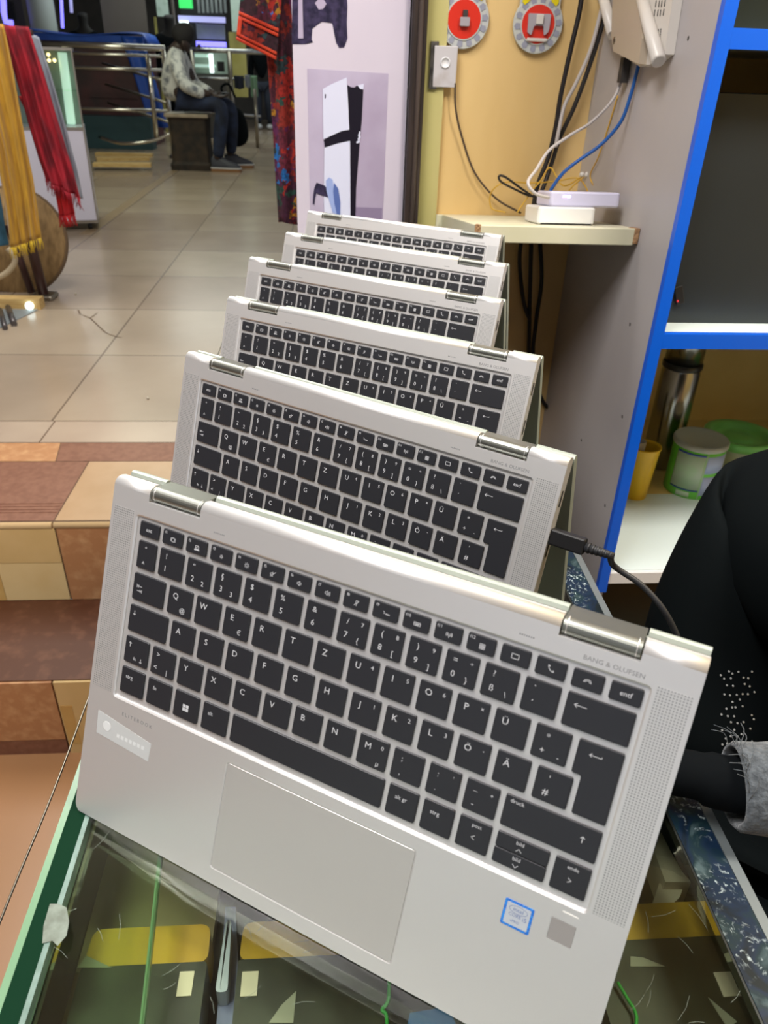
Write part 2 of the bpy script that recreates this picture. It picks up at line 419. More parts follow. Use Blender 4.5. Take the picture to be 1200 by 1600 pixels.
def tape_mat():
    m = mat('worn_tape', (0.012, 0.035, 0.09), 0.35)
    nt = m.node_tree; b = nt.nodes['Principled BSDF']
    tc = nt.nodes.new('ShaderNodeTexCoord')
    def noise(sc, det, dist):
        n = nt.nodes.new('ShaderNodeTexNoise'); n.inputs['Scale'].default_value = sc; n.inputs['Detail'].default_value = det; n.inputs['Distortion'].default_value = dist
        nt.links.new(tc.outputs['Object'], n.inputs['Vector']); return n
    def ramp(n, stops):
        r = nt.nodes.new('ShaderNodeValToRGB'); e = r.color_ramp.elements
        e[0].position, e[0].color = stops[0][0], (*stops[0][1], 1); e[1].position, e[1].color = stops[-1][0], (*stops[-1][1], 1)
        for p, c in stops[1:-1]: k = e.new(p); k.color = (*c, 1)
        nt.links.new(n.outputs['Fac'], r.inputs[0]); return r
    r1 = ramp(noise(40, 8, 1.0), [(.36, (0.004, 0.009, 0.011)), (.47, (0.006, 0.017, 0.042)), (.56, (0.008, 0.024, 0.03)), (.68, (0.07, 0.11, 0.12))])
    z, o = (0, 0, 0), (1, 1, 1)
    lines = ramp(noise(70, 10, 3.0), [(.450, z), (.485, o), (.515, o), (.550, z)])
    area_ = ramp(noise(22, 3, 0.5), [(.46, z), (.60, o)])
    speck = ramp(noise(320, 4, 0), [(.50, z), (.64, o)])
    m1 = nt.nodes.new('ShaderNodeMath'); m1.operation = 'MULTIPLY'; nt.links.new(lines.outputs[0], m1.inputs[0]); nt.links.new(speck.outputs[0], m1.inputs[1])
    m2 = nt.nodes.new('ShaderNodeMath'); m2.operation = 'MULTIPLY'; nt.links.new(m1.outputs[0], m2.inputs[0]); nt.links.new(area_.outputs[0], m2.inputs[1])
    mx = nt.nodes.new('ShaderNodeMix'); mx.data_type = 'RGBA'; mx.inputs[7].default_value = (0.50, 0.60, 0.62, 1)
    nt.links.new(m2.outputs[0], mx.inputs[0]); nt.links.new(r1.outputs[0], mx.inputs[6]); nt.links.new(mx.outputs[2], b.inputs['Base Color']); b.inputs['Specular IOR Level'].default_value = 0.25
    bp = nt.nodes.new('ShaderNodeBump'); bp.inputs['Strength'].default_value = .6; bp.inputs['Distance'].default_value = .001
    nt.links.new(r1.outputs[0], bp.inputs['Height']); nt.links.new(bp.outputs[0], b.inputs['Normal'])
tape_mat()

def grille_mat():
    m = mat('grille', (0.74, 0.735, 0.73), 0.42, 0.6)
    nt = m.node_tree; b = nt.nodes['Principled BSDF']
    tc = nt.nodes.new('ShaderNodeTexCoord'); sp = nt.nodes.new('ShaderNodeSeparateXYZ'); nt.links.new(tc.outputs['Object'], sp.inputs[0])
    sq = []
    for ax in ('X', 'Y'):
        d = nt.nodes.new('ShaderNodeMath'); d.operation = 'DIVIDE'; d.inputs[1].default_value = 0.00128; nt.links.new(sp.outputs[ax], d.inputs[0])
        f = nt.nodes.new('ShaderNodeMath'); f.operation = 'FRACT'; nt.links.new(d.outputs[0], f.inputs[0])
        s = nt.nodes.new('ShaderNodeMath'); s.operation = 'SUBTRACT'; s.inputs[1].default_value = 0.5; nt.links.new(f.outputs[0], s.inputs[0])
        p = nt.nodes.new('ShaderNodeMath'); p.operation = 'MULTIPLY'; nt.links.new(s.outputs[0], p.inputs[0]); nt.links.new(s.outputs[0], p.inputs[1]); sq.append(p)
    a = nt.nodes.new('ShaderNodeMath'); a.operation = 'ADD'; nt.links.new(sq[0].outputs[0], a.inputs[0]); nt.links.new(sq[1].outputs[0], a.inputs[1])
    l = nt.nodes.new('ShaderNodeMath'); l.operation = 'LESS_THAN'; l.inputs[1].default_value = 0.050; nt.links.new(a.outputs[0], l.inputs[0])
    mx = nt.nodes.new('ShaderNodeMix'); mx.data_type = 'RGBA'; mx.inputs[6].default_value = (0.76, 0.755, 0.75, 1); mx.inputs[7].default_value = (0.26, 0.26, 0.27, 1)
    nt.links.new(l.outputs[0], mx.inputs[0]); nt.links.new(mx.outputs[2], b.inputs['Base Color'])
grille_mat()

def floral_mat(name, cols, scale):
    m = mat(name, (0.1, 0.1, 0.1), 0.85)
    nt = m.node_tree; b = nt.nodes['Principled BSDF']
    tc = nt.nodes.new('ShaderNodeTexCoord'); n = nt.nodes.new('ShaderNodeTexNoise'); n.inputs['Scale'].default_value = scale*2; n.inputs['Detail'].default_value = 3
    nt.links.new(tc.outputs['Object'], n.inputs['Vector'])
    mx = nt.nodes.new('ShaderNodeMix'); mx.data_type = 'RGBA'; mx.blend_type = 'LINEAR_LIGHT'; mx.inputs[0].default_value = 0.05
    nt.links.new(tc.outputs['Object'], mx.inputs[6]); nt.links.new(n.outputs['Color'], mx.inputs[7])
    v = nt.nodes.new('ShaderNodeTexVoronoi'); v.inputs['Scale'].default_value = scale; nt.links.new(mx.outputs[2], v.inputs['Vector'])
    sp = nt.nodes.new('ShaderNodeSeparateColor'); nt.links.new(v.outputs['Color'], sp.inputs[0])
    r = nt.nodes.new('ShaderNodeValToRGB'); r.color_ramp.interpolation = 'CONSTANT'
    e = r.color_ramp.elements; e[0].color = (*cols[0], 1); e[1].position = 1/len(cols); e[1].color = (*cols[1], 1)
    for i in range(2, len(cols)): k = e.new(i/len(cols)); k.color = (*cols[i], 1)
    nt.links.new(sp.outputs[0], r.inputs[0])
    n3 = nt.nodes.new('ShaderNodeTexNoise'); n3.inputs['Scale'].default_value = scale*5; nt.links.new(tc.outputs['Object'], n3.inputs['Vector'])
    m3 = nt.nodes.new('ShaderNodeMix'); m3.data_type = 'RGBA'; m3.blend_type = 'MULTIPLY'; m3.inputs[0].default_value = 0.8
    r3 = nt.nodes.new('ShaderNodeValToRGB'); r3.color_ramp.elements[0].position = 0.38; r3.color_ramp.elements[1].position = 0.55
    r3.color_ramp.elements[0].color = (0.35, 0.25, 0.3, 1)
    nt.links.new(n3.outputs['Fac'], r3.inputs[0]); nt.links.new(r.outputs[0], m3.inputs[6]); nt.links.new(r3.outputs[0], m3.inputs[7])
    nt.links.new(m3.outputs[2], b.inputs['Base Color'])
floral_mat('floral', [(0.04,0.006,0.016), (0.08,0.010,0.024), (0.36,0.018,0.010), (0.01,0.15,0.45), (0.015,0.06,0.045), (0.09,0.008,0.06), (0.40,0.18,0.01), (0.045,0.008,0.02), (0.14,0.012,0.03), (0.02,0.045,0.05), (0.055,0.008,0.03), (0.26,0.02,0.01), (0.03,0.006,0.012)], 26)

def tile_floor():
    m = mat('floor_tiles', (0.5, 0.45, 0.35), 0.22)
    nt = m.node_tree; b = nt.nodes['Principled BSDF']; b.inputs['Specular IOR Level'].default_value = 0.5
    tc = nt.nodes.new('ShaderNodeTexCoord')
    mp = nt.nodes.new('ShaderNodeMapping'); mp.inputs['Location'].default_value = (0.83/0.6, -2.131/0.59, 0)
    mp.inputs['Scale'].default_value = (1/0.6, 1/0.59, 1)
    nt.links.new(tc.outputs['Object'], mp.inputs[0])
    br = nt.nodes.new('ShaderNodeTexBrick'); br.offset = 0; br.inputs['Scale'].default_value = 1
    br.inputs['Brick Width'].default_value = 1; br.inputs['Row Height'].default_value = 1; br.inputs['Mortar Size'].default_value = 0.006
    br.inputs['Mortar Smooth'].default_value = 0.3
    br.inputs['Color1'].default_value = (0.41, 0.335, 0.25, 1); br.inputs['Color2'].default_value = (0.31, 0.235, 0.175, 1)
    br.inputs['Mortar'].default_value = (0.16, 0.12, 0.09, 1); br.inputs['Bias'].default_value = 0.0
    nt.links.new(mp.outputs[0], br.inputs['Vector'])
    n = nt.nodes.new('ShaderNodeTexNoise'); n.inputs['Scale'].default_value = 2.5; n.inputs['Detail'].default_value = 6; nt.links.new(tc.outputs['Object'], n.inputs['Vector'])
    r = nt.nodes.new('ShaderNodeValToRGB'); r.color_ramp.elements[0].color = (0.80, 0.78, 0.76, 1); r.color_ramp.elements[0].position = 0.3; r.color_ramp.elements[1].position = 0.7
    nt.links.new(n.outputs['Fac'], r.inputs[0])
    mx = nt.nodes.new('ShaderNodeMix'); mx.data_type = 'RGBA'; mx.blend_type = 'MULTIPLY'; mx.inputs[0].default_value = 1
    nt.links.new(br.outputs['Color'], mx.inputs[6]); nt.links.new(r.outputs[0], mx.inputs[7]); nt.links.new(mx.outputs[2], b.inputs['Base Color'])
tile_floor()
mat('tile_brown', (0.18, 0.070, 0.038), 0.5, col2=(0.23, 0.10, 0.058), nscale=60, bump=0.2)
mat('tile_brown_dark', (0.085, 0.028, 0.011), 0.5, col2=(0.17, 0.070, 0.034), nscale=30, lo=0.5, hi=0.85)
mat('tile_tan', (0.38, 0.235, 0.12), 0.35, col2=(0.42, 0.27, 0.15), nscale=12)
mat('tile_terracotta', (0.42, 0.20, 0.085), 0.45, col2=(0.54, 0.30, 0.14), nscale=40, bump=0.3, lo=0.45, hi=0.7)
mat('tile_cream', (0.64, 0.45, 0.20), 0.4, col2=(0.56, 0.38, 0.15), nscale=6)
mat('tile_cream_pale', (0.72, 0.55, 0.28), 0.4, col2=(0.66, 0.48, 0.22), nscale=7)
mat('tile_stain', (0.50, 0.28, 0.075), 0.45, col2=(0.58, 0.38, 0.13), nscale=10)
mat('tile_pale', (0.38, 0.29, 0.22), 0.3, col2=(0.42, 0.33, 0.25), nscale=6)
mat('strip_brown', (0.28, 0.20, 0.12), 0.3)
mat('nosing', (0.60, 0.42, 0.22), 0.35)
mat('grout', (0.10, 0.055, 0.03), 0.8)
mat('ground_tan', (0.40, 0.21, 0.10), 0.3, col2=(0.40, 0.21, 0.09), nscale=4)
mat('floor_chip', (0.55, 0.48, 0.38), 0.6)

# ---------------------------------------------------------------- the setting
ZU, ZT = 0.443, 0.222            # upper floor, middle tread
YE, YT = 1.54, 1.256             # its edges
# upper floor: the tiled corridor
b = MB(); b.box((-9, 2.131, ZU-0.05), (4, 24, ZU)); struct(b.build('floor', 'floor_tiles'))
b = MB()   # border bands along the edge of the raised floor
def quad_top(x0, x1, y0, y1, z, m, sh0=0.0, sh1=0.0): b.poly([(x0+sh0, y0, z), (x1+sh1, y0, z), (x1, y1, z), (x0, y1, z)], m)
b.box((-9, YE+.011, ZU-0.05), (4, 2.1309, ZU-0.001), 4)
b.poly([(-9,1.984,ZU),(-0.822,1.984,ZU),(-0.822,2.129,ZU),(-9,2.129,ZU)], 0); b.poly([(-0.818,1.984,ZU),(4,1.984,ZU),(4,2.129,ZU),(-0.818,2.129,ZU)], 0)
b.poly([(-9,1.866,ZU),(-0.74,1.866,ZU),(-0.76,1.98,ZU),(-9,1.98,ZU)], 3); b.poly([(-0.738,1.866,ZU),(4,1.866,ZU),(4,1.98,ZU),(-0.758,1.98,ZU)], 1)
b.poly([(-9,YE+.018,ZU),(-0.652,YE+.018,ZU),(-0.652,1.863,ZU),(-9,1.863,ZU)], 1); b.poly([(-0.649,YE+.018,ZU),(4,YE+.018,ZU),(4,1.863,ZU),(-0.649,1.863,ZU)], 2)
for k in range(4):
    yk = YE + 0.055 + 0.014*k; b.box((-9, yk, ZU), (-0.655, yk+0.006, ZU+0.0012), 1)
struct(b.build('trim_1', ['tile_pale', 'tile_brown', 'tile_tan', 'tile_terracotta', 'grout']))
b = MB(); b.tube([(-9, YE+.006, ZU-0.006), (-0.652, YE+.006, ZU-0.006)], 0.0085, 0, 10); b.tube([(-0.648, YE+.006, ZU-0.006), (4, YE+.006, ZU-0.006)], 0.0085, 0, 10)
struct(b.build('trim_2', 'nosing'))
# first riser
b = MB(); b.box((-9, YE+.004, ZT), (4, YE+0.04, ZU-0.012), 4)
x1 = -0.645
def wall_tile(xa, xb, za, zb, y, m): b.box((xa, y, za), (xb, y+0.01, zb), m)
wall_tile(-9, x1-.002, 0.335, ZU-.0125, YE, 0); wall_tile(-9, -0.83, ZT+.002, 0.333, YE, 1); wall_tile(-0.829, -0.80, ZT+.002, 0.333, YE, 3); wall_tile(-0.799, x1-.002, ZT+.002, 0.333, YE, 1)
wall_tile(x1+.002, -0.33, ZT+.002, ZU-.0125, YE, 2); wall_tile(-0.327, 4, ZT+.002, ZU-.0125, YE, 0)
struct(b.build('trim_3', ['tile_cream', 'tile_cream_pale', 'tile_terracotta', 'tile_stain', 'grout']))
# tread between the risers
b = MB(); b.box((-9, YT, ZT-0.05), (4, YE+.003, ZT), 0); struct(b.build('trim_4', 'tile_brown_dark'))
# second riser
b = MB(); b.box((-9, YT+.004, 0), (4, YT+0.04, ZT-.051), 4); x2 = -0.605
b.box((-9, YT+.002, 0.0), (4, YT+.003, ZT-.002), 4)
wall_tile(-9, x2-.002, 0.045, ZT-.003, YT-.006, 1); wall_tile(-9, x2-.002, 0.0, 0.043, YT-.006, 2)
wall_tile(x2+.002, -0.2, 0.0, ZT-.003, YT-.006, 0); wall_tile(-0.197, 4, 0.0, ZT-.003, YT-.006, 1)
b.box((x2+.004, YT-.0068, 0.03), (x2+.03, YT-.005, 0.15), 3)
struct(b.build('trim_5', ['tile_cream', 'tile_terracotta', 'tile_brown', 'tile_stain', 'grout']))
# lower floor in front of the steps
b = MB(); b.box((-9, -4, -0.05), (4, YT+.003, 0)); struct(b.build('floor_lower', 'ground_tan'))
# brown tile band running down the corridor
b = MB(); b.box((-1.51, 4.9, ZU), (-1.44, 16, ZU+0.001)); struct(b.build('trim_6', 'strip_brown'))
# cracked tile lines on the upper floor
b = MB()
for a, c in (((122,484),(125,491)), ((125,491),(141,497)), ((141,497),(152,489)), ((141,497),(165,520)), ((165,520),(182,526)), ((182,526),(190,527))):
    p, q = W(*a,'Z',ZU+.0006), W(*c,'Z',ZU+.0006); stroke(b, [p, q], 0.006, ZU+.0006)
struct(b.build('trim_7', 'grout'))
b = MB()
for a in ((231, 622), (118, 459)): b.ball(W(*a,'Z',ZU+.004), 0.005, 0, 8)
o = b.build('floor_chips', 'floor_chip'); tag(o, 'tiny pale crumbs lying on the tan floor tiles', 'debris', kind='stuff')

# walls: yellow shop wall, its pale edge, outer walls, an added dark wall, ceiling
b = MB(); b.box((0.166, 1.50, 0), (0.47, 1.62, 3.2)); struct(b.build('wall_back', 'yellow_wall'))
b = MB(); b.box((0.166, 1.488, 0), (0.203, 1.4999, 3.2)); struct(b.build('trim_8', 'yellow_pale'))
b = MB(); b.box((-0.03, 1.50, 0), (0.165, 3.6, 3.2)); struct(b.build('wall_pillar', 'white_paint'))
b = MB(); b.box((1.35, -3, 0), (1.45, 1.9, 3.2)); b.box((0.47, 1.80, 0), (1.35, 1.9, 3.2)); struct(b.build('wall_right', 'cabinet_back'))
b = MB(); b.box((-0.05, -1.15, 0), (1.35, -1.05, 3.2)); struct(b.build('wall_added_dark', 'shop_brown'))  # unseen wall added so the metal decks mirror something dark
b = MB(); b.box((-4.6, -4, 0), (-4.5, 16, 3.2)); struct(b.build('wall_left', 'shop_brown'))
b = MB(); b.box((-9, -4, 3.2), (4, 24, 3.3)); struct(b.build('ceiling', 'white_paint'))

# ---------------------------------------------------------------- ceiling tubes
for i, (x, y, s) in enumerate(((-0.55, 0.15, 'over the glass counter'), (-1.1, 2.6, 'over the step'), (-1.6, 6.2, 'over the man on the stool'), (-1.2, 11.5, 'over the far shops'))):
    t = thing('ceiling_light', 'white tube lamp on the ceiling ' + s, 'lamp', (x, y, 3.12))
    b = MB(); b.rbox((x-.06, y-.62, 3.15), (x+.06, y+.62, 3.2), 0.01); b.build('housing', 'white_paint', t)
    b = MB(); b.tube([(x, y-.6, 3.125), (x, y+.6, 3.125)], 0.018); b.build('tube', 'glow_white', t)

# ---------------------------------------------------------------- glass counter
CT = 1.005
t = thing('display_counter', 'glass-topped shop counter with green glass edge and scratched blue metal frame', 'counter', (0.04, 0.5, 0))
b = MB(); b.box((-0.1435, -0.25, CT-0.006), (0.203, 1.42, CT)); b.build('glass_top', 'glass_top', t)
b = MB(); b.box((-0.1605, -0.25, CT-0.008), (-0.1565, 1.42, CT), 1); b.box((-0.1565, -0.25, CT-0.008), (-0.1465, 1.42, CT), 0); b.box((-0.1465, -0.25, CT-0.008), (-0.1435, 1.42, CT-.0003), 2)  # opaque colour bands imitate the refraction seen in the glass edge
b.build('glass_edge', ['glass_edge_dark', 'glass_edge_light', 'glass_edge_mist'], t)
b = MB(); pa, pb = W(250,1343,'Z',CT-.008), W(222,1600,'Z',CT-.008); dd = (pb-pa); pa2 = pa - dd*6; pb2 = pb + dd*2
b.prism([(-0.142, pb2.y), (pb2.x, pb2.y), (pa2.x, pa2.y), (-0.142, pa2.y)], (CT-.0115, CT-.0065), 0)
g = b.build('under_glass', 'glass_strip', t); g['label'] = 'second narrower glass sheet with bright green edge'
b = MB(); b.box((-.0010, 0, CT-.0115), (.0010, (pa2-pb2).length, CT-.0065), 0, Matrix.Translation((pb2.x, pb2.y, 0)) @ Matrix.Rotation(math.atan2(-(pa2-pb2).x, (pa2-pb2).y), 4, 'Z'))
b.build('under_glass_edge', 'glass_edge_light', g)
b = MB(); b.box((0.2032, -0.25, CT-0.007), (0.2045, 1.42, CT), 1); b.box((0.2045, -0.25, CT-0.007), (0.226, 1.42, CT+.0005), 0)
b.build('metal_frame', ['worn_tape', 'frame_inner'], t)
b = MB(); b.box((0.2262, -0.25, CT-0.03), (0.232, 1.42, CT+.001), 0); b.build('outer_trim', 'frame_trim', t)
b = MB()   # scuffed patch of old glue on the glass
pp = [W(x, y, 'Z', CT+.0003) for x, y in ((78,1412),(92,1412),(104,1418),(108,1440),(104,1462),(90,1478),(82,1470),(66,1474),(68,1446))]
b.poly(pp, 0); b.build('scuff_mark', 'glass_scuff', t)
b = MB()
for i in range(60):
    x, y = random.uniform(90, 480), random.uniform(1290, 1600)
    if i > 14: x, y = random.uniform(380, 1150), random.uniform(1400, 1600)
    p = W(x, y, 'Z', CT+.0003)
    if p.x > .2 or p.x < -.14: continue
    a = random.uniform(0, PI); L = random.uniform(.002, .008)
    stroke(b, [p, p + Vector((math.cos(a)*L, math.sin(a)*L, 0)), p + Vector((math.cos(a+.12)*L*1.9, math.sin(a+.12)*L*1.9, 0))], 0.00016, CT+.0003)
b.build('scratches', 'glass_scuff', t)
b = MB(); b.box((-0.155, -0.25, 0.02), (-0.150, 1.42, CT-.012), 0); b.build('side_glass', 'glass_clear', t)
b = MB()
for x in (-0.158, 0.214):
    for y in (-0.25, 1.40): b.box((x-.001, y, 0), (x+.016, y+.016, CT-.031), 0)
b.build('corner_posts', 'frame_trim', t)
b = MB(); b.box((0.2275, -0.25, 0.0), (0.2315, 1.39, CT-.031), 0); b.build('back_panel', 'frame_inner', t)
b = MB(); b.box((-0.1495, -0.25, 0.917), (0.227, 1.39, 0.925), 0); b.build('inner_shelf', 'tray_black', t)
b = MB(); yk = W(200, 1517, 'Z', .935).y; b.box((-0.1495, 0.0, 0.9252), (-0.078, yk, 0.935), 0); b.build('wood_reflection_insert', 'counter_wood', t)  # both brown inserts stand in for surroundings reflected in the glass top
b = MB(); b.box((-0.1495, yk+.0005, 0.9252), (-0.073, 0.90, 0.935), 0); b.build('tan_reflection_insert', 'reflection_tan', t)
b = MB(); b.box((-0.1495, -0.25, 0.0), (0.227, 1.39, 0.06), 0); b.build('plinth', 'counter_wood', t)

# packs lying inside the counter, each with a yellow top, dark body, grey corner and price tag
def pack(x0, x1, z, tx0, tx1, label, tri):
    y0, y1 = W(600, 1491, 'Z', z+.026).y, W(600, 1431, 'Z', z+.026).y
    p = thing('accessory_pack', label, 'package', ((x0+x1)/2, y0, z), 'yellow-topped packs inside the counter')
    b = MB(); b.prism(round_poly([(x0, y0-.12), (x1, y0-.12), (x1, y0), (x0, y0)], .002), (z, z+.028), 0); b.build('body', 'pack_black', p)
    b = MB(); b.prism(round_poly([(x0, y0+.0005), (x1, y0+.0005), (x1-.001, y1), (x0+.001, y1)], .006, 5), (z, z+.026), 0); b.build('yellow_flap', 'pack_yellow', p)
    ta, tb = W(tx0, 1557, 'Z', z+.0288), W(tx1, 1517, 'Z', z+.0288)
    b = MB(); b.box((ta.x, ta.y, z+.0282), (tb.x, tb.y, z+.0288), 0); b.build('price_label', 'price_tag', p)
    b = MB(); b.prism([tuple(W(x, y, 'Z', z+.0285).xy) for x, y in tri], (z+.0281, z+.0285), 0); b.build('grey_print', 'pack_grey', p)
    return p
PZ = 0.9253; PT_ = PZ + .026
q = lambda x, y: tuple(W(x, y, 'Z', PT_).xy)
p1 = pack(-.138, W(330,1460,'Z',.962).x, PZ+.0100, 275, 304, 'yellow-topped pack inside the counter under the left glass corner', [(120,1512),(175,1512),(135,1455+38)])
pack(q(377,1460)[0], q(377,1460)[0]+.085, PZ, 375, 404, 'yellow-topped pack inside the counter below the front laptop touchpad', [(420,1598),(458,1598),(463,1548),(440,1570)])
pack(q(1131,1460)[0]-.085, q(1131,1460)[0], PZ, 1131, 1158, 'yellow-topped pack inside the counter beside the blue frame', [(985,1510),(1040,1510),(1005,1496),(985,1494)])
b = MB(); b.prism([q(1105,1562), q(1150,1600), q(1135,1610)], (PZ+.0281, PZ+.0286), 0); o = b.build('paper_scrap', 'pack_grey'); tag(o, 'pale grey pointed paper in the counter at the lower right beside the frame', 'paper')
P0 = [(1033,1300),(1048,1330),(1066,1362),(1080,1378),(1040,1378),(1022,1330)]
b = MB(); b.prism([tuple(W(x,y,'Z',PT_).xy) for x, y in P0], (PZ, PT_), 0); tag(b.build('white_card', 'price_tag'), 'pale grey-white card in the counter right of the front laptop', 'card')
P0 = [(1030,1380),(1070,1379),(1062,1402),(1036,1425),(1015,1428)]
b = MB(); b.prism([tuple(W(x,y,'Z',PT_-.008).xy) for x, y in P0], (PZ, PT_-.008), 0); tag(b.build('folded_packet', 'price_tag'), 'crumpled pale packet in the counter behind the right yellow pack', 'packet')
t2 = thing('blister_sleeve', 'blue-violet clear sleeve between the two left yellow packs', 'packaging', (-.07, .27, PZ))
b = MB(); b.prism([q(334,1600), q(374,1600), q(366,1400), q(350,1400)], (.9352, .9400), 0); b.build('blue_insert', 'pouch_blue', t2)
b = MB(); c0, c1 = W(356,1438,'Z',.955), W(346,1550,'Z',.955)
b.prism(round_poly([(c1.x-.0035,c1.y), (c1.x+.0032,c1.y), (c0.x+.0022,c0.y), (c0.x-.001,c0.y)], .0025), (.9405, .955), 0); b.build('clear_bubble', 'pouch_clear', t2)
def gcable(P, label):
    b = MB(); b.tube(curve_pts([W(x, y, 'Z', .957) for x, y in P], 6), .0010, 0, 8); tag(b.build('green_cable', 'cable_green'), label, 'cable')
gcable([(608,1500),(607,1560),(597,1578),(604,1590),(603,1660)], 'thin green cable inside the counter below the touchpad')
gcable([(965,1535),(980,1560),(992,1580),(994,1600),(986,1660)], 'thin green cable inside the counter beside the grey print')
b = MB(); b.prism([q(640,1590), q(700,1580), q(740,1680), q(620,1680)], (PZ+.0282, PZ+.0310), 0); tag(b.build('blue_card', 'card_blue'), 'bright blue card inside the counter at the photo bottom', 'card')

# dark wire running beside the counter
b = MB(); b.tube(curve_pts([(-.200, -.1, .955), (-.197, .15, .949), (-.197, .272, .95), (-.1945, .36, .9495), (-.194, .459, .95), (-.192, .8, .952), (-.19, 1.4, .955)], 6), .0008, 0, 6)
wr = b.build('side_wire', 'dull_steel'); tag(wr, 'thin dark wire stretched along the left side of the counter', 'wire')

# ---------------------------------------------------------------- laptop
MM = 0.001
def X_(u): return (u - 152.9) * MM
def Y_(v): return (205 - v) * MM

def key_mesh(outline_mm, name='key'):
    """outline: list of (u,v) in mm on the deck"""
    pts = [(X_(u), Y_(v)) for u, v in outline_mm]
    # ensure ccw
    A = sum(pts[i-1][0]*pts[i][1] - pts[i][0]*pts[i-1][1] for i in range(len(pts)))
    if A < 0: pts = pts[::-1]
    def inset(P, d):
        n = len(P); out = []
        for i in range(n):
            a, c, e = Vector(P[i-1]), Vector(P[i]), Vector(P[(i+1) % n])
            n1 = Vector((-(c-a).y, (c-a).x)).normalized(); n2 = Vector((-(e-c).y, (e-c).x)).normalized()
            k = (n1 + n2); k = k / max(k.dot(k)/2, .2); out.append(tuple(c + k*d))
        return out
    R = []
    for d, z in ((0, -.0013), (0, -.00045), (.0002, -.00018), (.0005, -.00008)):
        R.append([(x, y, z) for x, y in round_poly(inset(pts, d), .0011 - d*0.6, 4)])
    b = MB(); b.rings(R, 0); return b

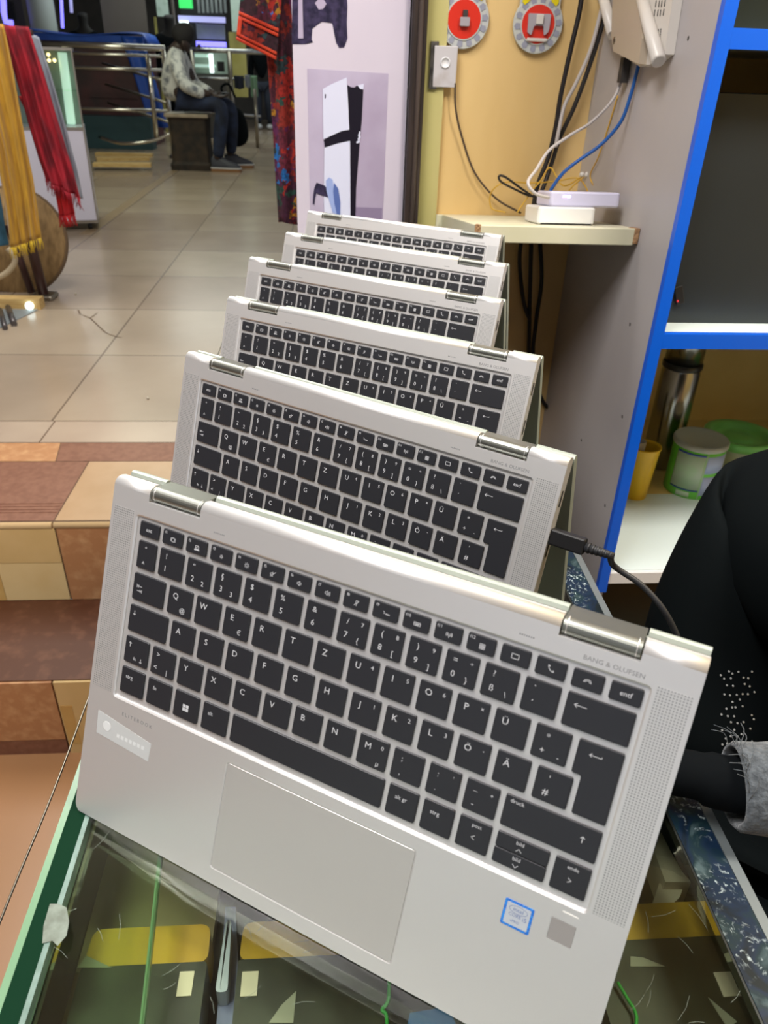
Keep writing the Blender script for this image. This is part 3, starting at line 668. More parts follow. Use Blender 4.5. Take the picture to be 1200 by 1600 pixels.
ICON = {}
def ic(b, kind, x, y, s, z):
    """small printed symbols, x,y centre, s half size in m"""
    T = lambda P: [(x + px*s, y + py*s) for px, py in P]
    wd = .00028
    if kind == 'left': stroke(b, T([(1,0),(-1,0)]), wd, z); stroke(b, T([(-.55,.35),(-1,0),(-.55,-.35)]), wd, z)
    elif kind == 'up': stroke(b, T([(0,-1),(0,1)]), wd*1.2, z); stroke(b, T([(-.6,.4),(0,1),(.6,.4)]), wd*1.2, z)
    elif kind == 'down': stroke(b, T([(0,1),(0,-1)]), wd*1.2, z); stroke(b, T([(-.6,-.4),(0,-1),(.6,-.4)]), wd*1.2, z)
    elif kind == 'return': stroke(b, T([(1,.25),(1,0),(-1,0)]), wd, z); stroke(b, T([(-.6,.3),(-1,0),(-.6,-.3)]), wd, z)
    elif kind == 'tab':
        stroke(b, T([(-.8,1),(-.8,.2)]), wd, z); stroke(b, T([(.7,.6),(-.6,.6)]), wd, z); stroke(b, T([(-.2,.9),(-.6,.6),(-.2,.3)]), wd, z)
        stroke(b, T([(.8,-1),(.8,-.2)]), wd, z); stroke(b, T([(-.7,-.6),(.6,-.6)]), wd, z); stroke(b, T([(.2,-.9),(.6,-.6),(.2,-.3)]), wd, z)
    elif kind == 'win':
        for a, c in ((-1,.08),(.08,.08),(-1,-1),(.08,-1)):
            b.poly([(x+a*s, y+c*s, z), (x+(a+.92)*s, y+c*s, z), (x+(a+.92)*s, y+(c+.92)*s, z), (x+a*s, y+(c+.92)*s, z)])
    elif kind == 'rect': stroke(b, T([(-1,-.65),(1,-.65),(1,.65),(-1,.65)]), wd, z, closed=True)
    elif kind == 'proj': stroke(b, T([(-.6,-.7),(.6,-.7),(.6,.7),(-.6,.7)]), wd, z, closed=True); stroke(b, T([(-1,-.6),(-1,.6)]), wd, z); stroke(b, T([(1,-.6),(1,.6)]), wd, z)
    elif kind == 'lap': stroke(b, T([(-.7,-.2),(.7,-.2),(.7,.9),(-.7,.9)]), wd, z, closed=True); stroke(b, T([(-.5,.1),(.6,.8)]), wd, z); stroke(b, T([(-1,-.6),(1,-.6)]), wd*2.2, z)
    elif kind in ('sun', 'sunbig'):
        k = 1.0 if kind == 'sunbig' else .7
        for a in range(8):
            t = a*PI/4; stroke(b, T([(k*.35*math.cos(t), k*.35*math.sin(t)), (k*math.cos(t), k*math.sin(t))]), wd*.8, z)
    elif kind in ('mute', 'vol1', 'vol2'):
        stroke(b, T([(-1,.3),(-.6,.3),(-.1,.8),(-.1,-.8),(-.6,-.3),(-1,-.3)]), wd, z, closed=True)
        if kind == 'mute': stroke(b, T([(-1,-.9),(.9,.9)]), wd, z)
        else: stroke(b, T([(.3,.4),(.42,0),(.3,-.4)]), wd, z)
        if kind == 'vol2': stroke(b, T([(.7,.7),(.88,0),(.7,-.7)]), wd, z)
    elif kind == 'mic': stroke(b, T([(-.3,.9),(.3,.9),(.3,0),(-.3,0)]), wd, z, closed=True); stroke(b, T([(0,0),(0,-.9)]), wd, z); stroke(b, T([(-.8,-.8),(.8,.9)]), wd, z)
    elif kind == 'light':
        stroke(b, T([(-1.1,.5),(-.7,.3)]), wd, z); stroke(b, T([(-.9,-.2),(-.5,0)]), wd, z)
        for k in range(3): b.poly([(x+(-.2+k*.5)*s, y-.5*s, z), (x+(.15+k*.5)*s, y-.5*s, z), (x+(.15+k*.5)*s, y-.05*s, z), (x+(-.2+k*.5)*s, y-.05*s, z)])
    elif kind == 'kbd': stroke(b, T([(-1.1,-.5),(1.1,-.5),(1.1,.5),(-1.1,.5)]), wd, z, closed=True); stroke(b, T([(-.8,.1),(.8,.1)]), wd, z); stroke(b, T([(-.5,-.2),(.5,-.2)]), wd, z)
    elif kind == 'wifi':
        stroke(b, T([(0,-.8),(0,.3)]), wd, z)
        for k in (-1, 1): stroke(b, T([(k*.4,.6),(k*.55,.2),(k*.4,-.2)]), wd, z); stroke(b, T([(k*.8,.8),(k*1.0,.2),(k*.8,-.4)]), wd, z)
    elif kind == 'cal':
        stroke(b, T([(-.8,-.8),(.8,-.8),(.8,.8),(-.8,.8)]), wd, z, closed=True)
        for k in (-.35, 0, .35): stroke(b, T([(-.7,k),(.7,k)]), wd*.8, z); stroke(b, T([(k,-.7),(k,.7)]), wd*.8, z)
    elif kind == 'phone': stroke(b, T([(-.8,.9),(-.55,.1),(.1,-.6),(.9,-.8)]), wd*1.3, z); stroke(b, T([(-.8,.9),(-.35,.7)]), wd*1.5, z); stroke(b, T([(.9,-.8),(.7,-.35)]), wd*1.5, z)
    elif kind == 'hang': stroke(b, T([(-1,-.35),(-.7,.3),(0,.5),(.7,.3),(1,-.35)]), wd, z); stroke(b, T([(-1,-.35),(-.5,-.2),(-.4,.1),(.4,.1),(.5,-.2),(1,-.35)]), wd, z)
    elif kind == 'caret': stroke(b, T([(-.8,-.4),(0,.5),(.8,-.4)]), wd, z)
    elif kind == 'vee': stroke(b, T([(-.8,.4),(0,-.5),(.8,.4)]), wd, z)
    elif kind == 'lt': stroke(b, T([(.5,.7),(-.5,0),(.5,-.7)]), wd, z)
    elif kind == 'gt': stroke(b, T([(-.5,.7),(.5,0),(-.5,-.7)]), wd, z)

def legend(b, items, u, v, wd, hg):
    """items: (what, fx, fy, size mm) fractions from the key's top-left"""
    z = -.00005
    for what, fx, fy, sz in items:
        x, y = X_(u + wd*fx), Y_(v + hg*fy)
        if what.startswith('~'): ic(b, what[1:], x, y, sz*MM, z)
        else: put_text(b, what, x, y, z, sz*MM*1.38)

KEYS = []
def K(u, v, wd, hg, *items): KEYS.append(([(u, v), (u+wd, v), (u+wd, v+hg), (u, v+hg)], (u, v, wd, hg), items))
# function row
fk = [('esc', None), ('~proj','f1'), ('~lap','f2'), ('~sun','f3'), ('~sunbig','f4'), ('~mute','f5'), ('~vol1','f6'), ('~vol2','f7'), ('~mic','f8'), ('~light','f9'), ('~kbd','f10'), ('~wifi','f11'), ('~cal','f12'), ('~rect',''), ('~phone',''), ('~hang',''), ('entf', None)]
for i, (a, c) in enumerate(fk):
    u = 20.8 + 15.75*i
    it = [(a, .5, .5, 2.3)] if c is None else [(a, .55, .58, 1.45)] + ([(c, .17, .22, 1.5)] if c else [])
    if c == '': it = [(a, .5, .5, 1.6)]
    K(u, 19.6, 13.1, 8.1, *it)
H = 15.3; PW = 15.6; PT = 18.4
S1, S2, S3 = 2.9, 3.3, 2.3
K(21.3, 30.3, 12.3, H, ('°', .45, .28, S1), ('^', .4, .82, S1))
row1 = [[('!',0),('1',1)], [('“',0),('2',1),('2',2)], [('§',0),('3',1),('3',2)], [('$',0),('4',1)], [('%',0),('5',1)], [('&',0),('6',1)], [('/',0),('7',1),('{',2),('7',3)], [('(',0),('8',1),('[',2),('8',3)], [(')',0),('9',1),(']',2),('9',3)], [('=',0),('0',1),('}',2),('÷',3)], [('?',0),('ß',1),('\\',2)], [('`',0),('´',1)]]
POS = {0: (.30,.26,S1), 1: (.30,.70,S2-.2), 2: (.72,.78,S3+.4), 3: (.80,.24,S3-.1)}
for i, its in enumerate(row1): K(36.4 + PT*i, 30.3, PW, H, *[(a, *POS[k]) for a, k in its])
K(257.2, 30.3, 28.3, H, ('~left', .22, .32, 2.6))
K(21.3, 48.75, 21.3, H, ('~tab', .22, .55, 2.2))
for i, its in enumerate([['Q','@'],['W'],['E','€'],['R'],['T'],['Z'],['U','','4'],['I','','5'],['O','','6'],['P','','×'],['Ü']]):
    L = [(its[0], .32, .32, S2)]
    if len(its) > 1 and its[1]: L.append((its[1], .66, .76, S1-.2))
    if len(its) > 2: L.append((its[2], .80, .24, S3-.1))
    K(45.6 + PT*i, 48.75, PW, H, *L)
K(45.6 + PT*11, 48.75, PW, H, ('*', .38, .30, S1), ('+', .3, .74, S1), ('~lt' if False else '-', .76, .80, S3))
KEYS.append(([(266.5, 48.75), (285.5, 48.75), (285.5, 82.4), (270.9, 82.4), (270.9, 64.6), (266.5, 64.6)], (266.5, 48.75, 19, 33.6), [('~return', .42, .16, 2.6)]))
K(21.3, 67.2, 26.3, H, ('~down', .14, .28, 1.3))
for i, its in enumerate([['A'],['S'],['D'],['F'],['G'],['H'],['J','','1'],['K','','2'],['L','','3'],['Ö','','-'],['Ä']]):
    L = [(its[0], .32, .32, S2)]
    if len(its) > 2: L.append((its[2], .80, .24, S3-.1))
    K(50.6 + PT*i, 67.2, PW-.2, H, *L)
K(50.6 + PT*11, 67.2, PW-.2, H, ("'", .38, .28, S1), ('#', .35, .70, S2))
K(21.3, 85.65, 16.3, H, ('~up', .22, .28, 1.3), ('fn', .48, .78, 2.0), ('~down', .74, .78, 1.2))
K(40.4, 85.65, PW, H, ('>', .28, .25, S1), ('<', .22, .74, S1), ('|', .72, .80, S1))
for i, c in enumerate('YXCVBN'): K(40.4 + PT*(i+1), 85.65, PW, H, (c, .32, .32, S2))
K(40.4 + PT*7, 85.65, PW, H, ('M', .32, .32, S2), ('0', .80, .24, S3-.1), ('µ', .72, .80, S3+.3))
K(40.4 + PT*8, 85.65, PW, H, (';', .3, .28, S1), (',', .3, .74, S1))
K(40.4 + PT*9, 85.65, PW, H, (':', .3, .28, S1), ('.', .3, .74, S1), ("'", .78, .26, S3))
K(40.4 + PT*10, 85.65, PW, H, ('_', .3, .22, S1), ('-', .3, .74, S1), ('+', .80, .28, S3-.2))
K(242.8, 85.65, 42.7, H, ('druck', .13, .14, 2.0), ('~up', .83, .42, 1.4))
for i, it in enumerate([('strg', .36, .33, 2.3), ('fn', .32, .33, 2.3), ('~win', .5, .55, 1.9), ('alt', .32, .35, 2.3)]): K(21.3 + 19.0*i, 104.1, 16.2, H, it)
K(97.3, 104.1, 88.9, H)
K(188.9, 104.1, 15.4, H, ('alt gr', .45, .35, 2.2)); K(207.0, 104.1, 15.4, H, ('strg', .40, .33, 2.2)); K(225.1, 104.1, 15.4, H, ('post', .55, .17, 1.9), ('~lt', .5, .56, 1.5))
K(243.2, 104.1, 24.0, 7.5, ('bild↑' if False else 'bild', .45, .28, 1.9), ('~caret', .45, .72, 1.5))
K(243.2, 111.9, 24.0, 7.5, ('bild', .45, .28, 1.9), ('~vee', .45, .72, 1.5))
K(269.8, 104.1, 15.7, H, ('ende', .52, .17, 1.9), ('~gt', .5, .56, 1.5))

def cut_box(u0, u1, v0, v1, z0, z1, r=.002, flare=0):
    b = MB(); x0, x1, y0, y1 = X_(u0), X_(u1), Y_(v1), Y_(v0)
    R = [[(x, y, z0*MM) for x, y in rrect(x0, y0, x1, y1, r, 4)]]
    if flare:
        R.append([(x, y, -flare*.55*MM) for x, y in rrect(x0, y0, x1, y1, r, 4)])
        f = flare*MM; zt = z1*MM; k = f * (1 + z1/(flare*.55)); R.append([(x, y, zt) for x, y in rrect(x0-k, y0-k, x1+k, y1+k, r+k, 4)])
    else: R.append([(x, y, z1*MM) for x, y in rrect(x0, y0, x1, y1, r, 4)])
    b.rings(R); return b.build('cut', 'aluminium')

def make_laptop(label, group):
    root = bpy.data.objects.new('laptop', None); COL.objects.link(root); root.empty_display_size = .05
    tag(root, label, 'laptop', group)
    # base shell: side profile swept across the width
    prof = [(.3,0),(0,-.6),(1.1,-3.2),(16,-8.4),(203.6,-9.2),(204.8,-8.6),(205.3,-7.6)] + [(200.3+5.0*math.sin(a*PI/20), -5.0+5.0*math.cos(a*PI/20)) for a in range(10,-1,-1)]
    b = MB(); b.rings([[(x, p[0]*MM, p[1]*MM) for p in prof] for x in (-.1529, .1529)]); body = b.build('base', ['aluminium', 'aluminium_dark'])
    b = MB(); b.prism(rrect(-.1529, -.001, .1529, .230, .007, 6), (-.02, .01)); env = b.build('cut', 'aluminium')
    boolean(body, [env], 'INTERSECT')
    cuts = [cut_box(18.2, 287.6, 17.6, 123.6, -1.3, .5, .0015, .9), cut_box(98.8, 208.8, 131.6, 195.2, -.55, .5, .0016, .5),
            cut_box(274.6, 285.8, 132.2, 143.2, -.35, .5, .0006), cut_box(24.6, 58.4, -2, 8.6, -12, 2, .0004), cut_box(247.4, 281.2, -2, 8.6, -12, 2, .0004)]
    boolean(body, cuts)
    me = body.data; me.materials.clear(); me.materials.append(MATS['aluminium'])
    for p in me.polygons: p.use_smooth = (p.center.y > .1999 and p.center.z > -.0052 and abs(p.normal.x) < .5 and p.normal.z > -.1 and abs(p.normal.y) + p.normal.z > 1.02)
    body.name = 'base'; body.parent = root
    # touchpad, fingerprint reader, led, grilles, engraved words
    b = MB(); b.rbox((X_(99.15), Y_(194.85), -.0005), (X_(208.45), Y_(131.95), -.00008), .0015, seg=4); b.build('touchpad', 'pad', root)
    b = MB(); b.rbox((X_(274.8), Y_(143.0), -.00035), (X_(285.6), Y_(132.4), -.00005), .0004); b.build('fingerprint_reader', 'finger_grey', root)
    b = MB(); b.box((X_(278.6), Y_(127.95), -.0001), (X_(285.4), Y_(127.3), .00005)); b.build('status_light', 'white_led', root)
    for u0 in (2.2, 289.9):
        b = MB(); b.box((X_(u0), Y_(122.4), -.0002), (X_(u0+13.9), Y_(15.8), .00004)); b.build('speaker_grille', 'grille', root)
    b = MB()
    for u in (68.5, 231.5):
        for k in range(7): b.box((X_(u+k), Y_(13.4), -.0001), (X_(u+k+.6), Y_(12.7), .00003))
    b.build('vent_marks', 'engraved', root)
    b = MB(); put_text(b, 'E L I T E B O O K', X_(36.5), Y_(132.2), .00006, .0030, sx=.98); b.build('printed_name', 'engraved', root)
    b = MB(); put_text(b, 'BANG & OLUFSEN', X_(272), Y_(14.0), .00006, .0029, sx=1.07); b.build('speaker_lettering', 'engraved', root)
    # keys
    for outl, (u, v, wd, hg), items in KEYS:
        k = key_mesh(outl).build('key', 'key_black', root)
        if items:
            b = MB(); legend(b, items, u, v, wd, hg); b.build('legend', 'legend_white', k)
    # side ports
    b = MB(); s = .1529
    for y0, y1 in ((.185, .175), (.155, .143), (.118, .104)): b.box((s-.001, min(y0,y1), -.0062), (s+.00015, max(y0,y1), -.0035))
    for y0, y1 in ((.180, .168), (.140, .128)): b.box((-s-.00015, min(y0,y1), -.0062), (-s+.001, max(y0,y1), -.0035))
    b.build('side_ports', 'port_dark', root)
    # lid in its own frame: y=0 at the hinge, free edge at -0.2045, z=0 outer cover
    lp = [(-196.5,-1.2),(-196.2,-.2),(-195,0),(-4,0),(-1.2,-.5),(0,-2),(0,-3.6),(-1.2,-5),(-3,-5.4),(-195.6,-5.4),(-196.5,-4.4)]
    b = MB(); b.rings([[(x, p[0]*MM, p[1]*MM) for p in lp] for x in (-.1529, .1529)]); lid = b.build('lid', 'cover')
    b = MB(); b.prism(rrect(-.1529, -.1965, .1529, .03, .007, 6), (-.02, .01)); boolean(lid, [b.build('cut', 'cover')], 'INTERSECT')
    cs = []
    for u0, u1 in ((24.6, 58.4), (247.4, 281.2)):
        b = MB(); b.box((X_(u0), -.008, -.02), (X_(u1), .02, .02)); cs.append(b.build('cut', 'cover'))
    boolean(lid, cs); lid.data.materials.clear(); lid.data.materials.append(MATS['cover']); lid.name = 'lid'; lid.parent = root
    b = MB(); b.rbox((-.1485, -.193, -.0057), (.1485, -.010, -.0053), .004); b.build('screen', 'screen_black', lid)
    b = MB(); b.lathe([(.0115, -.0001), (.0115, .0002), (.0112, .00025)], (0, -.10, 0), 0, 40); b.build('lid_emblem', 'steel', lid)
    return root, lid

def set_pose(root, lid, x0, y0, yaw, tilt, first):
    hz = .205*math.sin(tilt); t2 = math.asin(min((hz - .0042)/.1967, .99)); 
    root.location = (x0 + .1529*math.cos(yaw), y0 + .1529*math.sin(yaw), CT + .0006)
    root.rotation_euler = (tilt, 0, yaw)
    dh = .0096
    ly = .205 + dh*math.cos(tilt) - .0036*math.sin(tilt); lz = -dh*math.sin(tilt) - .0036*math.cos(tilt)
    lid.location = (0, ly, lz); th = PI - tilt - t2; lid.rotation_euler = (th, 0, 0)
    return ly, lz, th

POSES = [(-.1535, .3047, -.5383, 1.2032), (-.14515, .5106, -.6389, 1.2627), (-.13175, .6651, -.5655, 1.2254),
         (-.12337, .8344, -.5852, 1.2615), (-.0931, .9859, -.5491, 1.203), (-.0619, 1.1465, -.5487, 1.262)]
POSES[2] = (-.1290, .6660, -.5748, 1.2566); POSES[4] = (-.0900, .9840, -.5675, 1.2479)
LAB = ['front silver laptop stood like a tent, nearest on the counter, with blue chip sticker',
       'silver laptop second from the front with the black power plug in its side',
       'silver laptop third from the front, between the plugged one and the fourth',
       'silver laptop fourth from the front in the tented row',
       'silver laptop fifth from the front, next to last in the tented row',
       'silver laptop at the far end of the row before the lilac poster']
GRP = 'silver laptops stood like tents in a row on the glass counter'
first, lid0 = make_laptop(LAB[0], GRP)
def hinges(root, ly, lz, th):
    ca, sa = math.cos(th), math.sin(th)
    c1 = Vector((.2008, -.0043)); l = Vector((-.0040, -.0028)); c2 = Vector((ly + l.x*ca - l.y*sa, lz + l.x*sa + l.y*ca))
    d = (c2 - c1); a0 = math.atan2(d.y, d.x); r = .0040; P = []
    for k in range(13): t = a0 + PI/2 + PI*k/12; P.append((c1.x + r*math.cos(t), c1.y + r*math.sin(t)))
    r2 = .0030
    for k in range(13): t = a0 - PI/2 + PI*k/12; P.append((c2.x + r2*math.cos(t), c2.y + r2*math.sin(t)))
    for u0, u1 in ((25.3, 57.7), (248.1, 280.5)):
        b = MB(); b.rings([[(X_(u), y, z) for y, z in P] for u in (u0, u1)], 0)
        h = b.build('hinge', 'aluminium_dark', root)
        b = MB()
        for u in (u0+1.5, u1-1.9): b.tube([(X_(u), c1.x, c1.y), (X_(u+.4), c1.x, c1.y)], .00415, 0, 20)
        b.build('hinge_ring', 'aluminium', h)
hs = set_pose(first, lid0, *POSES[0], True)

def copy_tree(o, parent=None):
    c = o.copy(); COL.objects.link(c); c.parent = parent
    for ch in list(o.children): copy_tree(ch, c)
    return c
roots = [first]
for i in range(1, 6):
    r = copy_tree(first); r['label'] = LAB[i]; roots.append(r)
    ld = [c for c in r.children if c.name.startswith('lid') and not c.name.startswith('lid_')][0]
    a = set_pose(r, ld, *POSES[i], False); hinges(r, *a)
hinges(first, *hs)
# stickers only the front laptop carries
b = MB(); b.rbox((X_(253.8), Y_(146.5), .00003), (X_(267.2), Y_(133.2), .00012), .0008)
st = b.build('chip_sticker', 'sticker_blue', first); st['label'] = 'small square blue-bordered chip sticker'
b = MB(); b.rbox((X_(255.0), Y_(145.3), .0001), (X_(266.0), Y_(134.4), .00015), .0004); s2 = b.build('sticker_face', 'sticker_pale', st)
b = MB(); put_text(b, 'intel', X_(260.5), Y_(137.0), .00019, .0028); put_text(b, 'CORE', X_(259.4), Y_(140), .00019, .0022); put_text(b, 'i5', X_(264), Y_(140.3), .00019, .0030); put_text(b, 'vPRO', X_(260), Y_(143.0), .00019, .0018)
stroke(b, [(X_(260.5 + 4.2*math.cos(k*PI/10)), Y_(137.0 + 1.9*math.sin(k*PI/10))) for k in range(20)], .0002, .00018, closed=True)
b.build('sticker_lettering', 'sticker_ink', st)
b = MB(); b.prism([(X_(9), Y_(150.5)), (X_(48), Y_(153)), (X_(48.5), Y_(142)), (X_(8.5), Y_(136.5))], (.00003, .00008), 0)
st = b.build('faded_sticker', 'sticker_clear', first); st['label'] = 'worn milky sticker with a faint round mark'
b = MB(); b.lathe([(.0030, .00009), (.0028, .0001)], (X_(16), Y_(144), 0), 0, 24)
for k in range(7): b.box((X_(24+k*3), Y_(147.6), .00008), (X_(26+k*3), Y_(145.4), .0001))
b.build('faint_print', 'sticker_faint', st)

# power cable into the second laptop
t = thing('charger_cable', 'black power cable plugged into the side of the second laptop', 'cable', tuple(W(880, 870, 'Y', .385)))
Rt = Matrix.Translation(roots[1].location) @ roots[1].rotation_euler.to_matrix().to_4x4()
pl = Rt @ Vector((.1532, .157, -.0048)); pdir = (Rt.to_3x3() @ Vector((1, 0, 0))).normalized(); pu = (Rt.to_3x3() @ Vector((0, 1, 0))).normalized(); pn = pdir.cross(pu)
PM = Matrix((( pdir.x, pu.x, pn.x, pl.x), (pdir.y, pu.y, pn.y, pl.y), (pdir.z, pu.z, pn.z, pl.z), (0,0,0,1)))
b = MB(); b.box((-.0008, -.0050, -.0033), (.021, .0050, .0033), 0, PM); b.build('plug', 'black_plastic', t, bevel=.0012)
b = MB(); b.tube([pl + pdir*.021, pl + pdir*.038], [.0029, .0022]); 
for k in range(6): b.tube([pl + pdir*(.0225+.0026*k), pl + pdir*(.0238+.0026*k)], .0034 - .0002*k)
b.build('strain_relief', 'black_rubber', t)
p0 = pl + pdir*.036
b = MB(); b.tube(curve_pts([p0, W(960, 885, 'Y', .362), W(1003, 915, 'Y', .355), W(1038, 955, 'Y', .345), W(1062, 1005, 'Y', .34), W(1075, 1060, 'Y', .33), W(1075, 1120, 'Y', .33), W(1060,1170,'Y', .34)], 10), .0019, 0, 12)
b.build('cord', 'black_rubber', t)

# ---------------------------------------------------------------- poster board and pole
t = thing('poster_board', 'tall lilac-white game console poster board behind the last laptop', 'poster', (.04, 1.48, 0))
b = MB(); b.box((-.056, 1.48, .02), (.1385, 1.4995, 2.6)); b.build('board', 'lilac_board', t)
def yplane(y, pts): return [Vector((p.x, y, p.z)) for p in (W(a, c, 'Y', y) for a, c in pts)]
def decal(name, m, y, pts, parent, th=.0004):
    P = yplane(y, pts); b = MB(); b.rings([[p for p in P], [p + Vector((0, -th, 0)) for p in P]]); return b.build(name, m, parent)
ph = decal('photo_print', 'photo_mauve', 1.4799, [(480,107),(607,115),(596,400),(486,400)], t)
ph['label'] = 'mauve photo of a standing white and black console'
def Z4(x, y): return (480 + x*160/985, 100 + y*260/1600)
decal('printed_floor', 'photo_floor', 1.4794, [Z4(455,1375), Z4(720,1385), Z4(715,1560), Z4(450,1500)], ph)
decal('console_print', 'print_black', 1.4790, [Z4(x,y) for x, y in ((385,200),(420,222),(455,225),(480,205),(510,235),(540,250),(525,540),(505,760),(470,1200),(462,1620),(415,1620),(408,760),(170,810),(160,730),(230,690),(330,645),(405,632),(395,400))], ph)
decal('console_print', 'print_white', 1.4788, [Z4(x,y) for x, y in ((150,240),(230,195),(380,130),(395,400),(405,632),(330,645),(230,690),(155,725))], ph)
decal('console_print', 'print_white', 1.4788, [Z4(x,y) for x, y in ((165,806),(290,765),(412,738),(416,1620),(170,1620),(160,1300))], ph)
decal('console_print', 'print_white', 1.4787, [Z4(x,y) for x, y in ((485,205),(545,190),(540,245),(510,240))], ph)
decal('console_print', 'print_white', 1.4787, [Z4(x,y) for x, y in ((500,645),(515,655),(508,680),(515,700),(505,725),(505,755),(475,765),(472,745),(490,740),(486,720),(495,700),(488,685),(496,670))], ph)
decal('console_print', 'print_navy', 1.4785, [Z4(x,y) for x, y in ((170,290),(180,290),(178,330),(168,330))], ph)
decal('gamepad_print', 'print_navy', 1.4784, [Z4(x,y) for x, y in ((90,1140),(170,1170),(215,1230),(200,1285),(90,1240),(75,1300),(70,1350),(55,1345),(58,1270),(70,1190))], ph)
decal('gamepad_print', 'print_sky', 1.4783, [Z4(x,y) for x, y in ((180,1120),(210,1090),(245,1110),(255,1200),(262,1340),(285,1440),(245,1430),(220,1340),(185,1220))], ph)
decal('gamepad_print', 'print_blue', 1.4782, [Z4(x,y) for x, y in ((258,1140),(300,1200),(320,1330),(318,1450),(285,1445),(262,1340),(250,1230))], ph)
gp = decal('dark_gamepad_print', 'print_navy', 1.4797, [(484,-40),(541,-20),(543,10),(542,35),(543,60),(538,74),(530,75),(525,66),(521,45),(519,36),(503,34),(497,38),(488,45),(487,62),(489,66),(478,69),(456,69),(457,-40)], t)
decal('gamepad_highlight', 'photo_mauve', 1.4791, [(466,-30),(472,-30),(474,60),(466,60)], gp)
decal('gamepad_highlight', 'photo_mauve', 1.4791, [(492,5),(498,-2),(505,-2),(510,6),(505,14),(498,15)], gp)

t = thing('black_pole', 'black square post between the lilac poster and the yellow wall', 'post', (.152, 1.48, 0))
b = MB(); b.rbox((.1405, 1.462, 0), (.1665, 1.4875, 3.1), .004, seg=3); b.build('post', 'pole_black', t)
b = MB(); b.tube([(.155, 1.4615, 0), (.155, 1.4615, 3.1)], .0045, 0, 12); b.build('highlight_rod', 'pole_highlight', t)  # brown rod imitates the highlight running down the post

# ---------------------------------------------------------------- wall plate
t = thing('wall_switch_plate', 'old stained white socket plate on the yellow wall below the left badge', 'switch', (.2, 1.49, 1.38))
p0, p1 = W(679, 71, 'Y', 1.485), W(711, 137, 'Y', 1.485)
b = MB(); b.box((p0.x, 1.482, p1.z), (p1.x, 1.4885, p0.z)); b.build('plate', 'tile_white', t, bevel=.001)
b = MB(); b.box((p0.x-.006, 1.4825, p1.z-.003), (p0.x+.007, 1.4888, p0.z+.006)); b.build('burnt_edge', 'soot', t)
c = W(696, 98, 'Y', 1.481); b = MB(); b.lathe([(.0085,0),(.0085,.0015),(.0068,.002),(.0066,.0008),(.0001,.0008)], (0,0,0), 0, 24, M=Matrix.Translation((c.x, 1.482, c.z)) @ Matrix.Rotation(PI/2, 4, 'X')); b.build('knockout_ring', 'white_paint', t)

# ---------------------------------------------------------------- round hanging packs
def badge(px, py, label, kind):
    c = W(px, py, 'Y', 1.485); t = thing('gadget_pack', label, 'package', (c.x, 1.495, c.z), 'round red packs on the yellow wall')
    M0 = Matrix.Translation((c.x, 1.496, c.z)) @ Matrix.Rotation(PI/2, 4, 'X')
    r = .0425
    b = MB(); b.lathe([(r*.98, 0), (r, .001), (r, .004), (r*.98, .005)], (0,0,0), 0, 48, M=M0); b.build('card', 'badge_pale', t)
    for k in range(14):
        a = 2*PI*k/14 + .1; yel = math.sin(a) > .70 and k not in ()
        b = MB(); b.prism([(r*.66*math.cos(a-.13), r*.66*math.sin(a-.13)), (r*.9*math.cos(a-.13), r*.9*math.sin(a-.13)), (r*.96*math.cos(a), r*.96*math.sin(a)), (r*.9*math.cos(a+.13), r*.9*math.sin(a+.13)), (r*.66*math.cos(a+.13), r*.66*math.sin(a+.13))], (.0051, .0058), 0, M=M0)
        b.build('gear_tooth', 'badge_grey', t)
    b = MB(); b.lathe([(r*.71, .0051), (r*.71, .0064), (r*.70, .0066)], (0,0,0), 0, 40, M=M0); b.build('rim', 'badge_pale', t)
    b = MB(); b.lathe([(r*.66, .0066), (r*.65, .0071)], (0,0,0), 0, 40, M=M0); b.build('red_disc', 'badge_red', t)
    for sx in (-1, 1):
        b = MB(); b.prism([(sx*r*.42, r*.78), (sx*r*.62, r*.62), (sx*r*.72, r*.72), (sx*r*.70, r*1.35), (sx*r*.36, r*1.35)], (.0059, .0066), 0, M=M0); b.build('yellow_corner', 'badge_yellow', t)
    b = MB(); b.box((-r*.80, r*.55, 0), (r*.80, r*1.9, .0045), 0, M0); b.build('header_card', 'badge_pale', t)
    if kind == 0:
        g = MB(); g.rbox((-.0075, -.010, .0072), (.0085, .003, .0145), .0015, M=M0); g = g.build('adapter', 'blister', t)
        g2 = MB(); g2.rbox((-.0035, .0032, .0085), (.0045, .013, .0135), .0008, M=M0); g2.build('adapter_plug', 'dark_metal', t)
    else:
        g = MB(); g.prism(round_poly([(-.018,-.012),(-.011,-.016),(-.008,-.002),(.008,-.002),(.011,-.016),(.018,-.010),(.019,.015),(-.019,.015)], .002), (.0072, .0120), 0, M=M0); g.build('clip', 'blister', t)
        g = MB(); g.rbox((-.006, .000, .0122), (.006, .014, .0165), .0015, M=M0); g.build('clip_core', 'router_white', t)
        g = MB(); g.rbox((-.0175, -.0245, .0072), (.0175, -.0195, .0105), .0015, M=M0); g.build('clip_bar', 'router_white', t)
    b = MB(); b.tube([(c.x, 1.4955, c.z + r*1.8), (c.x, 1.499, c.z + r*1.8)], .002); b.build('peg', 'steel', t)
badge(726, 30, 'left round gear-edged pack with red centre and small adapter', 0)
badge(842, 38, 'right round gear-edged pack with red centre and wide clip', 1)

